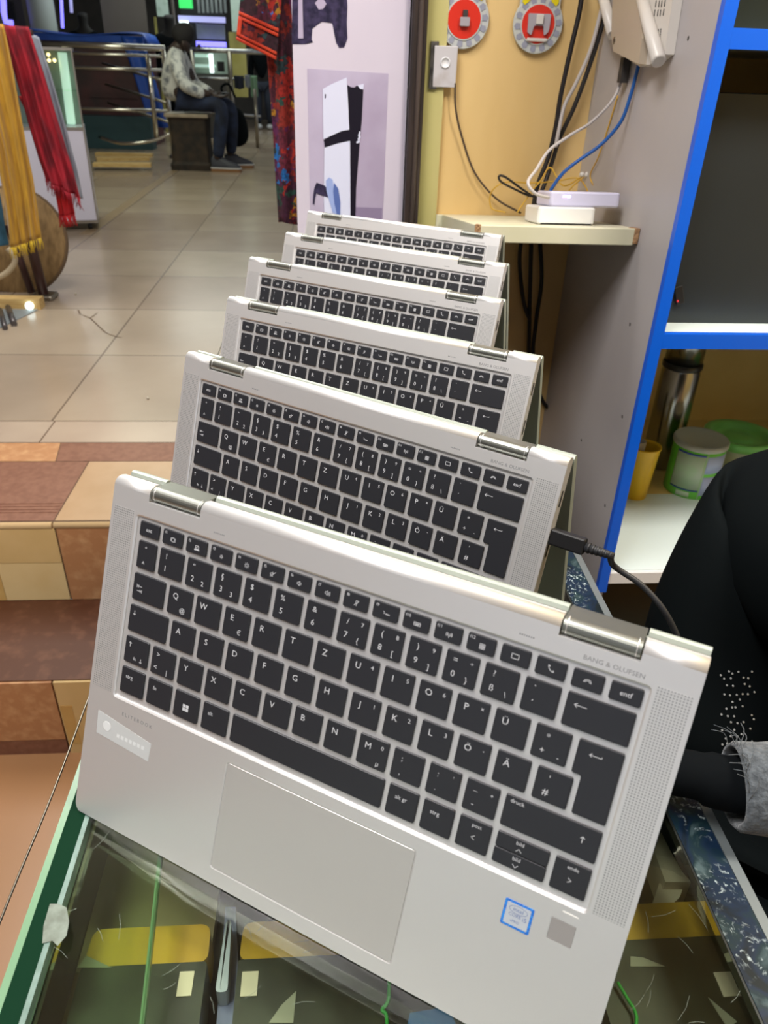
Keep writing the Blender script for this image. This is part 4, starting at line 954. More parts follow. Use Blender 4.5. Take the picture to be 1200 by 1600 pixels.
# ---------------------------------------------------------------- cabinet
t = thing('wall_cabinet', 'open shelf cabinet with grey side panel and bright blue edging', 'cabinet', (.8, 1.3, 0))
b = MB(); b.box((.4702, 1.052, 0), (.486, 1.78, 2.6)); sp = b.build('side_panel', 'grey_panel', t)
b = MB()
for a in ((1075,60),(984,507),(972,651),(908,688),(945,790)):
    p = W(*a, 'X', .47); b.lathe([(.0030, 0), (.0020, .0003)], (0,0,0), 0, 10, M=Matrix.Translation((.4702, p.y, p.z)) @ Matrix.Rotation(-PI/2, 4, 'Y'))
b.build('screw_hole', 'hole_dark', sp)
b = MB(); b.box((.4700, 1.040, .60), (.4865, 1.052, 2.6)); b.build('blue_edge_strip', 'blue_edge', t)
b = MB(); b.box((.486, 1.70, .0), (1.30, 1.715, 2.6)); b.build('back_panel', 'cabinet_back', t)
b = MB(); b.box((1.285, 1.052, 0), (1.30, 1.70, 2.6)); b.build('far_side_panel', 'grey_panel', t)
for z in (1.066, 1.441):
    b = MB(); b.box((.486, 1.052, z-.019), (1.285, 1.70, z)); s_ = b.build('shelf', 'white_shelf', t)
    b = MB(); b.box((.4866, 1.040, z-.021), (1.30, 1.052, z+.0008)); b.build('blue_shelf_edge', 'blue_edge', s_)
b = MB(); b.box((.486, 1.052, .622), (1.285, 1.32, .64), 0); s_ = b.build('worktop', 'white_shelf', t)
b = MB(); b.box((.486, 1.32, .622), (1.285, 1.70, .6398), 0); s_ = b.build('rear_worktop', 'cabinet_back', t)
b = MB(); b.box((.4866, 1.044, .616), (1.285, 1.052, .638), 0); b.build('front_lip', 'white_paint', t)
b = MB(); b.box((.4866, 1.08, 0), (1.285, 1.10, .615)); b.build('lower_door', 'green_black', t)

b = MB(); b.box((.4885, 1.10, 1.0662), (1.27, 1.16, 1.372)); o = b.build('charcoal_panel', 'charcoal_card', bevel=.002)
tag(o, 'large charcoal flat box filling the middle cabinet shelf', 'box')
t = thing('small_dark_clip', 'small black clip with a red dot on the charcoal box front', 'clip', tuple(W(1062, 470, 'Y', 1.098)))
p = W(1062, 462, 'Y', 1.096); b = MB(); b.box((-.006, -.002, -.014), (.006, .002, .014), 0, Matrix.Translation((p.x, 1.0975, p.z)) @ Matrix.Rotation(-.35, 4, 'Y')); b.build('clip_body', 'black_plastic', t, bevel=.001)
p = W(1059, 471, 'Y', 1.094); b = MB(); b.ball((p.x, 1.0948, p.z), .0018); b.build('red_dot', 'red_dot', t)
b = MB(); b.box((.4885, 1.09, 1.4415), (1.27, 1.30, 1.68)); tag(b.build('dark_carton', 'green_black', bevel=.002), 'black carton on the upper cabinet shelf at the top right', 'box')

# flask
fx, fy = .737, 1.46
t = thing('steel_flask', 'tall brushed steel vacuum flask at the back of the lower shelf', 'flask', (fx, fy, .64))
b = MB(); b.lathe([(.036,0),(.039,.002),(.039,.215),(.037,.222),(.037,.228)], (fx,fy,.64), 0, 40); b.build('body', 'steel', t)
b = MB(); b.lathe([(.0395,.226),(.0405,.228),(.0405,.236),(.0395,.238)], (fx,fy,.64), 0, 40); b.build('seal_ring', 'flask_black', t)
b = MB(); b.lathe([(.038,.238),(.038,.320),(.035,.327),(.01,.328)], (fx,fy,.64), 0, 40); b.build('cup_lid', 'steel', t)
# yellow cup
cx, cy = .628, 1.315
t = thing('yellow_cup', 'yellow plastic tumbler beside the blue cabinet edge', 'cup', (cx, cy, .64))
b = MB(); b.lathe([(.022,0),(.0235,.002),(.030,.108),(.0318,.112),(.0318,.115),(.0295,.115),(.0285,.108),(.022,.004),(.001,.004)], (cx,cy,.64), 0, 36); b.build('tumbler', 'cup_yellow', t)
t = thing('clear_scoop', 'clear ribbed plastic scoop standing in the yellow tumbler', 'scoop', (cx, cy, .65))
b = MB(); b.lathe([(.008,.0),(.011,.02),(.013,.118),(.012,.118),(.010,.02),(.001,.004)], (cx-.012,cy+.002,.646), 0, 10, smooth=False); b.build('scoop_wall', 'clear_plastic', t)
b = MB(); pz = W(1012, 640, 'Y', 1.36); b.tube([(.662, 1.42, .64), (pz.x+.012, 1.42, .80)], .009, 0, 14); tag(b.build('dark_bottle', 'green_black'), 'thin dark green bottle between flask and blue edge', 'bottle')
# tin
tx, ty = .757, 1.345
t = thing('milk_powder_tin', 'green and white powder tin with grey lid in front of the flask', 'tin', (tx, ty, .64))
b = MB(); b.lathe([(.050,0),(.0515,.002),(.0515,.108),(.050,.110)], (tx,ty,.64), 0, 48); b.build('can', 'tin_green', t)
def band(a0, a1, z0, z1, r, m, name):
    b = MB(); R = []; n = 20
    for rr in (r, r+.0004):
        pass
    P = [(tx + r*math.cos(a0+(a1-a0)*k/n), ty + r*math.sin(a0+(a1-a0)*k/n)) for k in range(n+1)]
    Q = [(tx + (r+.0006)*math.cos(a0+(a1-a0)*k/n), ty + (r+.0006)*math.sin(a0+(a1-a0)*k/n)) for k in range(n+1)]
    V = [[b.bm.verts.new((x, y, .64+z)) for x, y in L] for L in (P, Q) for z in (z0, z1)]
    for A, B in ((V[2], V[3]), (V[0], V[1]), (V[1], V[3]), (V[0], V[2])):
        for k in range(n): b._f([A[k], A[k+1], B[k+1], B[k]], 0, True)
    for k in (0, n): b._f([V[0][k], V[1][k], V[3][k], V[2][k]], 0)
    return b.build(name, m, t)
R_ = math.radians
band(R_(195), R_(262), .022, .098, .0515, 'tin_label', 'paper_label')
band(R_(196), R_(261), .097, .101, .0516, 'tin_blue', 'label_stripe'); band(R_(196), R_(261), .018, .021, .0516, 'tin_blue', 'label_stripe')
band(R_(266), R_(330), .060, .098, .0515, 'tin_pale_blue', 'side_label'); band(R_(266), R_(330), .010, .052, .0515, 'tin_pale_blue', 'side_label')
band(R_(215), R_(245), .004, .015, .0515, 'tin_label', 'barcode_patch'); band(R_(263), R_(265.5), .002, .106, .0515, 'tin_label', 'seam_line')
b = MB()
for k in range(9):
    for a in range(3):
        pass
b.bm.free()
b = MB(); b.lathe([(.0535,.106),(.0545,.108),(.0545,.115),(.052,.118),(.048,.116),(.001,.116)], (tx,ty,.64), 0, 48); b.build('lid', 'tin_lid', t)
# tub
ux, uy = .90, 1.45
t = thing('green_lidded_tub', 'clear round tub with bright green lid right of the tin', 'tub', (ux, uy, .64))
b = MB(); b.lathe([(.055,0),(.058,.003),(.068,.062),(.066,.066)], (ux,uy,.64), 0, 48); b.build('bowl', 'tub_clear', t)
b = MB(); b.lathe([(.071,.060),(.073,.062),(.075,.078),(.073,.080),(.058,.077),(.055,.068),(.030,.068),(.028,.070),(.001,.070)], (ux,uy,.64), 0, 48); b.build('lid', 'tub_green', t)

# ---------------------------------------------------------------- router shelf
t = thing('corner_shelf_board', 'chipped cream board shelf in the corner holding two white boxes', 'shelf', (.33, 1.35, 1.17))
def zb(y): return 1.19 - (y - 1.165)*.118       # the board slopes down to the wall
def slab(P, th, lift=0):
    b = MB(); b.rings([[(x, y, zb(y)-th+lift) for x, y in P], [(x, y, zb(y)+lift) for x, y in P]]); return b
slab([(.223,1.177),(.462,1.162),(.4695,1.175),(.4695,1.4995),(.2035,1.4995),(.2035,1.487),(.215,1.487)], .025).build('board', 'cream_board', t, bevel=.0015)
slab([(.4615,1.1618),(.4697,1.1612),(.4697,1.20),(.456,1.178)], .023, .0005).build('chipped_end', 'raw_chipboard', t, bevel=.001)
slab([(.2205,1.1773),(.2295,1.1763),(.2275,1.20)], .012, .0006).build('chipped_corner', 'raw_chipboard', t)
def obox(name, label, m, c, sx, sy, sz, rz):
    t = thing(name, label, 'network box', c); M0 = Matrix.Translation(c) @ Matrix.Rotation(-.1175, 4, 'X') @ Matrix.Rotation(rz, 4, 'Z')
    b = MB(); b.rbox((-sx/2, -sy/2, 0), (sx/2, sy/2, sz), .006, M=M0); b.build('case', m, t); return t, M0
t, M0 = obox('fibre_modem', 'white modem box lying on the cream shelf, lower of two', 'box_white', (.372, 1.265, 1.1788), .090, .10, .0255, -.03)
b = MB(); b.box((-.040, -.0505, .0005), (.040, -.0495, .002), 0, M0); b.build('foot_strip', 'port_dark', t)
t, M0 = obox('network_switch', 'lilac-white switch box with violet lights stacked on the modem', 'box_lilac', (.400, 1.270, 1.2042), .112, .085, .0215, .0)
b = MB(); b.box((-.036, -.0432, .013), (-.031, -.0424, .016), 0, M0); b.box((-.0295, -.0432, .013), (-.024, -.0424, .016), 0, M0); b.build('indicator_light', 'led_violet', t)

# router on the grey panel
t = thing('wall_router', 'beige wall-mounted router with thick white antennas on the grey panel', 'router', tuple(W(990, 60, 'X', .45)))
XR = .445
def xp(pts, x): return [Vector((x, p.y, p.z)) for p in (W(a, c, 'X', x) for a, c in pts)]
def xdecal(name, m, x, pts, parent, th):
    P = xp(pts, x); b = MB(); b.rings([[p for p in P], [p + Vector((th, 0, 0)) for p in P]]); return b.build(name, m, parent)
o = xdecal('front_shell', 'router_beige', XR, [(959,-60),(1000,-60),(1003,60),(998,100),(977,90),(958,80),(955,55)], t, .020)
o = xdecal('back_shell', 'router_white', XR+.011, [(958,-60),(1060,-60),(1038,85),(1018,100),(999,104),(962,80),(957,55)], t, .0138)
b = MB()
for (a, c) in (((1022,27),(1030,-30)),((1027,27),(1035,-30)),((1031,27),(1039,-30)),((1036,26),(1044,-30)),((1028,60),(1029,45)),((1031,60),(1033,44))):
    p, q_ = W(*a,'X',XR+.0108), W(*c,'X',XR+.0108); n_ = 4
    for k in range(n_):
        s0 = p.lerp(q_, k/n_ + .03); s1 = p.lerp(q_, (k+.86)/n_)
        b.tube([s0, s1], .0008, 0, 6)
b.build('vent_slots', 'hole_dark', t)
c_ = W(960, 63, 'X', XR); 
MX = Matrix.Translation((XR, c_.y, c_.z)) @ Matrix.Rotation(-PI/2, 4, 'Y')
b = MB(); b.lathe([(.0050,-.0002),(.0050,.0007),(.0042,.0007),(.0042,.0002)], (0,0,0), 0, 28, M=MX); b.lathe([(.0016,0),(.0014,.0006)], (0,0,0), 0, 16, M=MX); b.build('logo_ring', 'dull_steel', t)
a0, a1 = W(995,-30,'X',XR+.004), W(1029,95,'X',XR+.002)
b = MB(); b.tube([a0, a0.lerp(a1,.5), a1, a1+(a1-a0)*.01], [.0068, .0088, .0098, .007], 0, 20); b.build('antenna', 'router_white', t)
a0, a1 = W(934,-40,'X',XR+.002), W(957,55,'X',XR+.004)
b = MB(); b.tube([a0, a0.lerp(a1,.5), a1], [.0075, .0085, .008], 0, 20); b.build('antenna', 'router_white', t)
b = MB(); a0 = W(978, 97, 'X', .462); b.box((a0.x-.006, a0.y-.005, a0.z-.028), (a0.x+.006, a0.y+.009, a0.z+.006)); b.build('bracket', 'hole_dark', t)

# cables
def cable(name, m, r, P, label, cat='cable'):
    b = MB(); b.tube(curve_pts([W(a, c, ax, v) for a, c, ax, v in P], 8), r, 0, 10); return tag(b.build(name, m), label, cat)
cable('blue_network_cable', 'cable_blue', .0028, [(1001,88,'Y',1.275),(996,108,'Y',1.28),(985,150,'Y',1.285),(970,190,'Y',1.29),(940,225,'Y',1.30),(905,250,'Y',1.31),(880,270,'Y',1.315),(863,293,'Y',1.32),(858,304,'Y',1.32)], 'blue network cable from the router down to the switch box')
cable('white_network_cable', 'cable_white', .0024, [(975,92,'Y',1.34),(972,120,'Y',1.34),(958,155,'Y',1.335),(925,190,'Y',1.32),(890,212,'Y',1.30),(858,235,'Y',1.28),(838,265,'Y',1.25),(825,285,'Y',1.22),(836,302,'Y',1.215),(858,309,'Y',1.222)], 'white network cable looping from the router into the switch box')
cable('thick_black_cable', 'cable_black', .0042, [(912,-30,'Y',1.475),(905,20,'Y',1.475),(890,85,'Y',1.475),(876,150,'Y',1.475),(868,200,'Y',1.475),(857,245,'Y',1.475),(840,290,'Y',1.472),(832,335,'Y',1.47),(830,380,'Y',1.485),(828,460,'Y',1.485),(826,560,'Y',1.485)], 'thick black cable running down the yellow wall behind the shelf')
cable('brown_black_cable', 'cable_black', .0040, [(950,-10,'Y',1.478),(942,35,'Y',1.478),(922,100,'Y',1.478),(898,165,'Y',1.478),(875,215,'Y',1.483),(862,255,'Y',1.484),(846,300,'Y',1.475),(824,345,'Y',1.472),(812,400,'Y',1.486),(818,470,'Y',1.486),(828,500,'Y',1.478)], 'dark cable curving from beside the router down the yellow wall')
cable('grey_cable', 'cable_white', .0034, [(945,-10,'Y',1.472),(936,30,'Y',1.472),(922,80,'Y',1.472),(900,130,'Y',1.474),(882,165,'Y',1.476),(874,200,'Y',1.468),(868,230,'Y',1.466)], 'grey cable beside the dark one at the router side')
cable('thin_black_wire', 'wire_brown', .0018, [(711,130,'Y',1.483),(712,170,'Y',1.484),(722,215,'Y',1.488),(742,270,'Y',1.486),(775,310,'Y',1.482),(814,333,'Y',1.478)], 'thin dark wire sagging from the wall socket plate to the shelf')
cable('looped_black_wire', 'cable_black', .0020, [(840,312,'Y',1.44),(815,295,'Y',1.44),(790,277,'Y',1.44),(780,275,'Y',1.44),(783,284,'Y',1.44),(805,296,'Y',1.44),(828,306,'Y',1.445),(850,308,'Y',1.448)], 'black wire folded into a loop above the shelf')
cable('yellow_wire', 'cable_yellow', .0012, [(965,150,'X',.468),(950,200,'X',.468),(935,245,'X',.466),(922,275,'Y',1.43),(931,298,'Y',1.40),(925,316,'Y',1.38),(914,290,'Y',1.42),(900,278,'Y',1.46),(870,283,'Y',1.46),(830,286,'Y',1.46),(790,285,'Y',1.46),(768,300,'Y',1.47),(768,325,'Y',1.47),(790,332,'Y',1.45)], 'thin yellow fibre wire looping along the wall to the shelf')
cable('yellow_wire', 'cable_yellow', .0013, [(908,277,'Y',1.45),(880,290,'Y',1.42),(860,262,'Y',1.45),(845,282,'Y',1.45),(830,300,'Y',1.45),(815,322,'Y',1.44),(808,332,'Y',1.44)], 'thin yellow fibre wire crossing the black cables above the shelf')
cable('yellow_wire', 'cable_yellow', .0013, [(912,277,'Y',1.44),(896,290,'Y',1.42),(885,305,'Y',1.40),(884,322,'Y',1.39),(900,330,'Y',1.39)], 'thin yellow fibre wire dropping behind the switch box')
cable('lower_black_cable', 'cable_black', .0040, [(844,378,'Y',1.486),(846,440,'Y',1.486),(838,500,'Y',1.484),(833,560,'Y',1.484),(845,620,'Y',1.482),(864,650,'Y',1.48),(872,700,'Y',1.47),(872,760,'Y',1.46)], 'black cable hanging below the shelf and bending out beside the laptops')
t = thing('cable_tie', 'clear tie knot holding the yellow wires on the panel corner', 'tie', tuple(W(913, 275, 'Y', 1.455)))
for dx in (-4, 4):
    b = MB(); b.ball(W(913+dx, 273, 'Y', 1.458), .0048, 0, 12); b.build('knot', 'router_white', t)

# ---------------------------------------------------------------- seated shop person (right edge)
t = thing('person', 'person in a black sequinned robe with grey sleeve sitting behind the counter', 'person', (.62, .52, 0))
# body under the robe: head, arms and hand as one surface
V = [(.66,.50,.56,.10),(.64,.53,.75,.11),(.62,.56,.95,.12),(.62,.56,1.10,.05),(.61,.55,1.19,.055),(.60,.54,1.28,.085),(.60,.535,1.34,.07),
     (.62,.40,1.03,.05),(.54,.27,.985,.034),(.40,.262,1.037,.020),(.30,.277,1.034,.0145),(.215,.296,1.030,.0115),
     (.46,.70,1.0,.045),(.42,.66,.78,.036),(.44,.50,.70,.03)]
Eg = [(0,1),(1,2),(2,3),(3,4),(4,5),(5,6),(2,7),(7,8),(8,9),(9,10),(10,11),(2,12),(12,13),(13,14)]
skin('body', V, Eg, 'skin_dark', t)
# hand resting by the lid of the front laptop, with five fingers
hb = Vector((.197, .309, 1.026))
HV = [(hb.x, hb.y, hb.z, .017), (hb.x-.020, hb.y+.004, hb.z-.004, (.022,.012)), (hb.x-.034, hb.y+.008, hb.z-.008, (.024,.011))]
HE = [(0,1),(1,2)]
fg = [(-.030,.028,.030),(-.036,.018,.036),(-.038,.008,.038),(-.036,-.002,.030)]
for k, (dx, dy, L) in enumerate(fg):
    n0 = len(HV); a = Vector((hb.x+dx-.006, hb.y+dy-.004, hb.z-.008))
    HV += [(a.x, a.y, a.z, .0078), (a.x-L*.4, a.y+.004, a.z-.003, .0072), (a.x-L*.75, a.y+.007, a.z-.009, .0062)]
    HE += [(2, n0), (n0, n0+1), (n0+1, n0+2)]
n0 = len(HV); HV += [(hb.x-.014, hb.y-.016, hb.z-.008, .009), (hb.x-.028, hb.y-.022, hb.z-.014, .008), (hb.x-.040, hb.y-.020, hb.z-.016, .0065)]
HE += [(1, n0), (n0, n0+1), (n0+1, n0+2)]
skin('hand', HV, HE, 'skin_dark', t, sub=2)
# robe
RV = [(.68,.50,.50,.23),(.66,.52,.72,.20),(.63,.56,.90,.185),(.62,.57,1.02,.12),(.61,.56,1.10,.075),
      (.475,.665,.995,.095),(.425,.640,.84,.085),(.43,.54,.72,.07),
      (.64,.39,1.02,.09),(.56,.26,.985,.065),(.50,.40,.55,.15),(.40,.30,.55,.14),(.38,.26,.30,.13)]
RE = [(0,1),(1,2),(2,3),(3,4),(3,5),(5,6),(6,7),(3,8),(8,9),(0,10),(10,11),(11,12)]
skin('robe', RV, RE, 'abaya', t, sub=3)
skin('head_scarf', [(.61,.56,1.10,.085),(.605,.555,1.2,.09),(.605,.55,1.30,.105),(.605,.555,1.37,.07)], [(0,1),(1,2),(2,3)], 'abaya', t)
from mathutils.bvhtree import BVHTree
rb = [c for c in t.children if c.name.startswith('robe')][0]; tv = BVHTree.FromPolygons([v.co + t.location for v in rb.data.vertices], [list(p.vertices) for p in rb.data.polygons])
b = MB()
for i in range(13):
    for j in range(6):
        px = 1128 + j*9 + (i % 2)*5 + random.uniform(-2, 2); py = 1052 + i*11 + random.uniform(-3, 3) - j*.6
        if random.random() < .2 or (i in (4, 9) and j > 3): continue
        o0 = Vector((0, 0, CAM_Z)); d = (W(px, py, 'Y', 1) - o0).normalized(); hit = tv.ray_cast(o0, d)
        if hit[0] is None: continue
        n_ = hit[1] if hit[1].dot(d) < 0 else -hit[1]
        b.lathe([(.0012, 0), (.0010, .0004)], (0,0,0), 0, 8, M=Matrix.Translation(hit[0] + n_*.0003) @ n_.to_track_quat('Z', 'Y').to_matrix().to_4x4())
b.build('sequins', 'sequin', t)
# black inner sleeve, grey outer sleeve with frayed end
s0, s1, s2 = Vector((.190,.300,1.031)), Vector((.240,.284,1.032)), Vector((.30,.272,1.036))
b = MB(); b.tube(curve_pts([s0, Vector((.215,.292,1.033)), s1, s2], 5), [.0125]*3+[.014]*4+[.016]*4+[.018]*5, 0, 24); b.build('inner_sleeve', 'black_cloth', t)
dv = (Vector((.42,.252,1.045)) - Vector((.232,.285,1.033))).normalized()
c0 = Vector((.2365,.283,1.033)); R = []
side = dv.cross(Vector((0,0,1))).normalized(); up = side.cross(dv)
for k, (d, r) in enumerate(((.040,.018),(.012,.0205),(0,.0215),(-.0012,.0235),(.0015,.0255),(.014,.026),(.035,.029),(.07,.033),(.12,.038),(.2,.046),(.30,.055))):
    R.append([c0 + dv*d + (side*math.cos(2*PI*j/36) + up*math.sin(2*PI*j/36))*r*(1+.03*math.sin(3*j*2*PI/36+k*.6)) for j in range(36)])
b = MB(); b.rings(R, 0, (False, True), smooth=True); b.build('grey_sleeve', 'grey_fleece', t)
b = MB()
for k in range(16):
    a = random.uniform(.3, 2.8); p = c0 + (side*math.cos(a) + up*math.sin(a))*.024
    e = p + Vector((random.uniform(-.012,.006), random.uniform(.0,.012), random.uniform(.003,.014)))
    b.tube(curve_pts([p, p.lerp(e,.5)+Vector((.002,0,.003)), e], 3), .00022, 0, 4)
b.build('loose_threads', 'grey_fleece', t)

# ---------------------------------------------------------------- clothes at the poster's far side
b = MB()
def dress(u, v):
    a, c = W(436 + 3*math.sin(v*9), -60, 'Y', 1.80), W(463, 352, 'Y', 1.80)
    x = -.112 + .055*u + .010*v*(1-u)*0 ; z = 1.62 - .545*v
    return (x - .012*(1-v)*(1-u), 1.80 + .012*math.sin(u*9 + v*2) + .004*math.sin(v*14), z + .004*math.sin(u*7)*v)
t = thing('patterned_dress', 'maroon dress with red and blue floral print hanging beside the poster', 'dress', (-.08, 1.8, 1.62))
b.cloth(dress, 16, 40, 0, .004); b.build('cloth', 'floral', t)
b = MB(); b.tube([(-.135, 1.80, 1.63), (-.03, 1.80, 1.63)], .004); b.build('hanging_rod', 'steel', t)
t = thing('patterned_blouse', 'floral blouse sleeve with orange-red trim bands hanging by the corridor', 'blouse', (-.14, 1.78, 1.6))
A, B_, C_, D_ = W(380,-60,'Y',1.77), W(442,-40,'Y',1.77), W(432,94,'Y',1.77), W(369,62,'Y',1.77)
def bl(u, v):
    p = A.lerp(B_, u).lerp(D_.lerp(C_, u), v); return (p.x, 1.77 + .006*math.sin(u*8+v*3), p.z)
b = MB(); b.cloth(bl, 16, 20, 0, .003); b.build('cloth', 'floral', t)
def strip(v0, v1):
    b = MB(); b.cloth(lambda u, v: (lambda q_: (q_[0], q_[1]-.0042, q_[2]))(bl(u, v0+(v1-v0)*v)), 16, 2, 0, .0008); b.build('trim_band', 'orange_trim', t)
strip(.62, .665); strip(.68, .72); strip(.90, .94); strip(.955, 1.0)
b = MB(); b.cloth(lambda u, v: (lambda q_: (q_[0], q_[1]-.0044, q_[2]))(bl(.0+.10*u, .70+.24*v)), 3, 8, 0, .0008); b.build('trim_band', 'orange_trim', t)
b = MB(); b.tube([(-.20, 1.775, 1.60), (-.03, 1.775, 1.60)], .003); b.build('hanging_rod', 'steel', t)

# ---------------------------------------------------------------- scarf rack at the left
def scarf(name, label, m, y, left, right, z0f, folds, amp, fringe=None, th=.004):
    """left/right: lists of photo edge points from top to bottom, hung in the plane Y=y"""
    t = thing(name, label, 'scarf', tuple(W(*left[0], 'Y', y)))
    Lp = [W(a, c, 'Y', y) for a, c in left]; Rp = [W(a, c, 'Y', y) for a, c in right]
    def s(P, v):
        f = v*(len(P)-1); i = min(int(f), len(P)-2); return P[i].lerp(P[i+1], f-i)
    def fn(u, v):
        p = s(Lp, v).lerp(s(Rp, v), u)
        return (p.x, y + amp*math.sin(u*folds + 1.5*math.sin(v*3)) + amp*.4*math.sin(u*folds*2.3+v*2), p.z)
    b = MB(); b.cloth(fn, 36, 40, 0, th); b.build('cloth', m, t)
    if fringe:
        b = MB()
        for k in range(34):
            p = Vector(fn(k/33, 1)); b.tube([p, p + Vector((random.uniform(-.006,.006), 0, -.02)), p + Vector((random.uniform(-.012,.012), 0, -.045))], [.0022,.0018,.0008], 0, 5)
        b.build('fringe', fringe, t)
    return t
scarf('mustard_scarf', 'mustard yellow scarf with fringed end hanging on the left rack', 'mustard', 3.25, [(-40,30),(-38,140),(-10,240),(5,320),(15,388)], [(4,38),(22,110),(38,200),(52,280),(63,372)], 0, 22, .016, 'mustard_fringe')
scarf('red_scarf', 'crimson scarf with tasselled end hanging behind the mustard one', 'crimson', 3.36, [(-5,38),(20,110),(40,190),(58,250),(70,280)], [(46,42),(68,110),(88,180),(110,250),(126,310)], 0, 17, .016, 'crimson')
scarf('scarlet_scarf', 'bright red scarf end hanging below the crimson one', 'scarlet', 3.40, [(30,150),(52,200),(72,250),(84,300),(92,338)], [(60,150),(80,200),(95,250),(108,290),(116,335)], 0, 9, .010, 'scarlet')
scarf('grey_scarf', 'plain blue-grey scarf hanging behind the crimson one', 'scarf_grey', 3.48, [(25,40),(50,120),(72,200),(95,280),(108,300)], [(60,58),(80,120),(100,190),(118,260),(128,312)], 0, 8, .010)
scarf('teal_scarf', 'dark teal cloth hanging at the photo left border', 'scarf_teal', 3.44, [(-60,300),(-55,330),(-50,360),(-48,388)], [(-2,300),(4,330),(8,360),(12,384)], 0, 8, .01)
t = thing('scarf_rack', 'dark maroon metal rack post standing on the floor under the mustard scarf', 'rack', tuple(W(70, 466, 'Z', ZU)))
f0 = W(70, 466, 'Z', ZU)
b = MB(); b.tube([(f0.x, f0.y, ZU), (f0.x-.015, f0.y, .70), (f0.x-.015, f0.y, 1.50)], .022, 0, 12); b.build('post', 'maroon_pole', t)
b = MB(); b.tube([(f0.x-.06, f0.y+.02, ZU+.02), (f0.x-.10, f0.y+.02, .75)], .016, 0, 12); b.build('second_post', 'maroon_pole', t)
b = MB(); b.tube([(f0.x-.32, 3.42, 1.452), (f0.x+.17, 3.42, 1.452)], .010, 0, 12); b.build('top_rail', 'maroon_pole', t)
b = MB(); b.rbox((f0.x-.05, f0.y-.05, ZU), (f0.x+.05, f0.y+.05, ZU+.02), .012); b.build('foot', 'dull_steel', t)
# round basket tray leaning behind the post
cb = W(34, 428, 'Y', 3.62)
t = thing('round_basket_tray', 'large round brown wooden tray leaning on the floor behind the rack post', 'tray', (cb.x, 3.62, ZU))
MT = Matrix.Translation((cb.x-.02, 3.66, ZU+.205)) @ Matrix.Rotation(R_(68), 4, 'X')
b = MB(); b.lathe([(.01,-.01),(.225,-.01),(.232,0),(.225,.012),(.01,.012)], (0,0,0), 0, 44, M=MT); b.build('tray', 'basket', t)
b = MB(); b.lathe([(.226,.004),(.240,.006),(.240,-.008),(.226,-.012)], (0,0,0), 0, 44, M=MT); b.build('rim', 'basket_rim', t)
b = MB(); p0, p1 = W(-40,455,'Y',3.30), W(62,468,'Y',3.30); b.box((p0.x, 3.29, ZU), (p1.x, 3.35, ZU+.045)); tag(b.build('wood_plank', 'pine', bevel=.004), 'pale wooden plank on the floor before the round tray', 'plank')
b = MB(); b.tube(curve_pts([W(a,c,'Y',3.36) for a, c in ((-20,440),(8,428),(22,412),(22,400),(12,388))], 6), .012, 0, 10); tag(b.build('pale_hoop', 'pale_cord'), 'pale curved cane hoop in front of the round tray', 'hoop')
t = thing('floor_mirror', 'dark framed glass piece on the floor at the left photo border', 'mirror', tuple(W(10, 520, 'Z', ZU)))
P = [W(a, c, 'Z', ZU+.003) for a, c in ((-60,480),(52,474),(62,482),(0,512),(-60,540))]
b = MB(); b.rings([[p - Vector((0,0,.003)) for p in P], [p for p in P]]); b.build('glass', 'shop_grey', t)
pa_, pb_ = W(12, 478, 'Z', ZU+.01), W(22, 506, 'Z', ZU+.01)
b = MB(); b.tube([pa_, pb_], .012, 0, 8); b.tube([W(0,484,'Z',ZU+.01), W(8,512,'Z',ZU+.01)], .010, 0, 8); b.build('frame_bar', 'dark_metal', t)
p = W(46, 478, 'Z', ZU+.02); b = MB(); b.ball(p, .018, 0, 12); b.build('painted_glare', 'glow_white', t)  # glowing ball imitates a glare on the glass, no lamp here

# ---------------------------------------------------------------- white glass showcase
t = thing('white_showcase', 'white showcase on castors with lit glass top behind the scarves', 'showcase', (-1.43, 5.05, ZU)); showcase = t
x0, x1 = -2.15, -1.43
b = MB(); b.box((x0, 5.05, .50), (x1, 5.5, 1.005)); b.build('white_base', 'cabinet_white', t, bevel=.004)
b = MB(); b.box((x0, 5.046, .485), (x1+.004, 5.5, .50)); b.box((x1-.002, 5.042, .50), (x1+.006, 5.052, 1.41)); b.box((x0, 5.046, 1.0), (x1, 5.06, 1.016)); b.box((x0, 5.046, 1.40), (x1+.004, 5.5, 1.415)); b.box((x0, 5.046, .50), (x0+.01, 5.06, 1.4))
b.build('metal_frame', 'frame_alu', t)
b = MB(); b.box((x0+.01, 5.052, 1.017), (x1-.004, 5.056, 1.399)); b.build('front_glass', 'glass_clear', t)
b = MB(); b.box((x0+.01, 5.44, 1.006), (x1-.004, 5.45, 1.399)); b.build('inner_back', 'interior_green', t)
b = MB(); b.box((x0+.01, 5.10, 1.20), (x1-.004, 5.43, 1.206)); b.build('glass_shelf', 'glass_clear', t)
p0, p1 = W(114, 82, 'Y', 5.30), W(132, 185, 'Y', 5.30)
b = MB(); b.tube([(p0.x, 5.40, 1.39), (p1.x-.02, 5.40, 1.01)], .026, 0, 12); b.build('lamp_tube', 'tube_glow', t)
b = MB()
for a in ((100,86),(101,95),(109,95)): b.ball(W(*a,'Y',5.38), .010, 0, 10)
b.build('warm_bulbs', 'warm_glow', t)
for x, y in ((x1-.05, 5.09), (x0+.05, 5.09), (x1-.05, 5.44), (x0+.05, 5.44)):
    b = MB(); b.tube([(x-.012, y, ZU+.022), (x+.012, y, ZU+.022)], .022, 0, 14); b.box((x-.014, y-.012, ZU+.03), (x+.014, y+.012, .485)); b.build('castor', 'black_plastic', t)

showcase.rotation_euler.z = .25
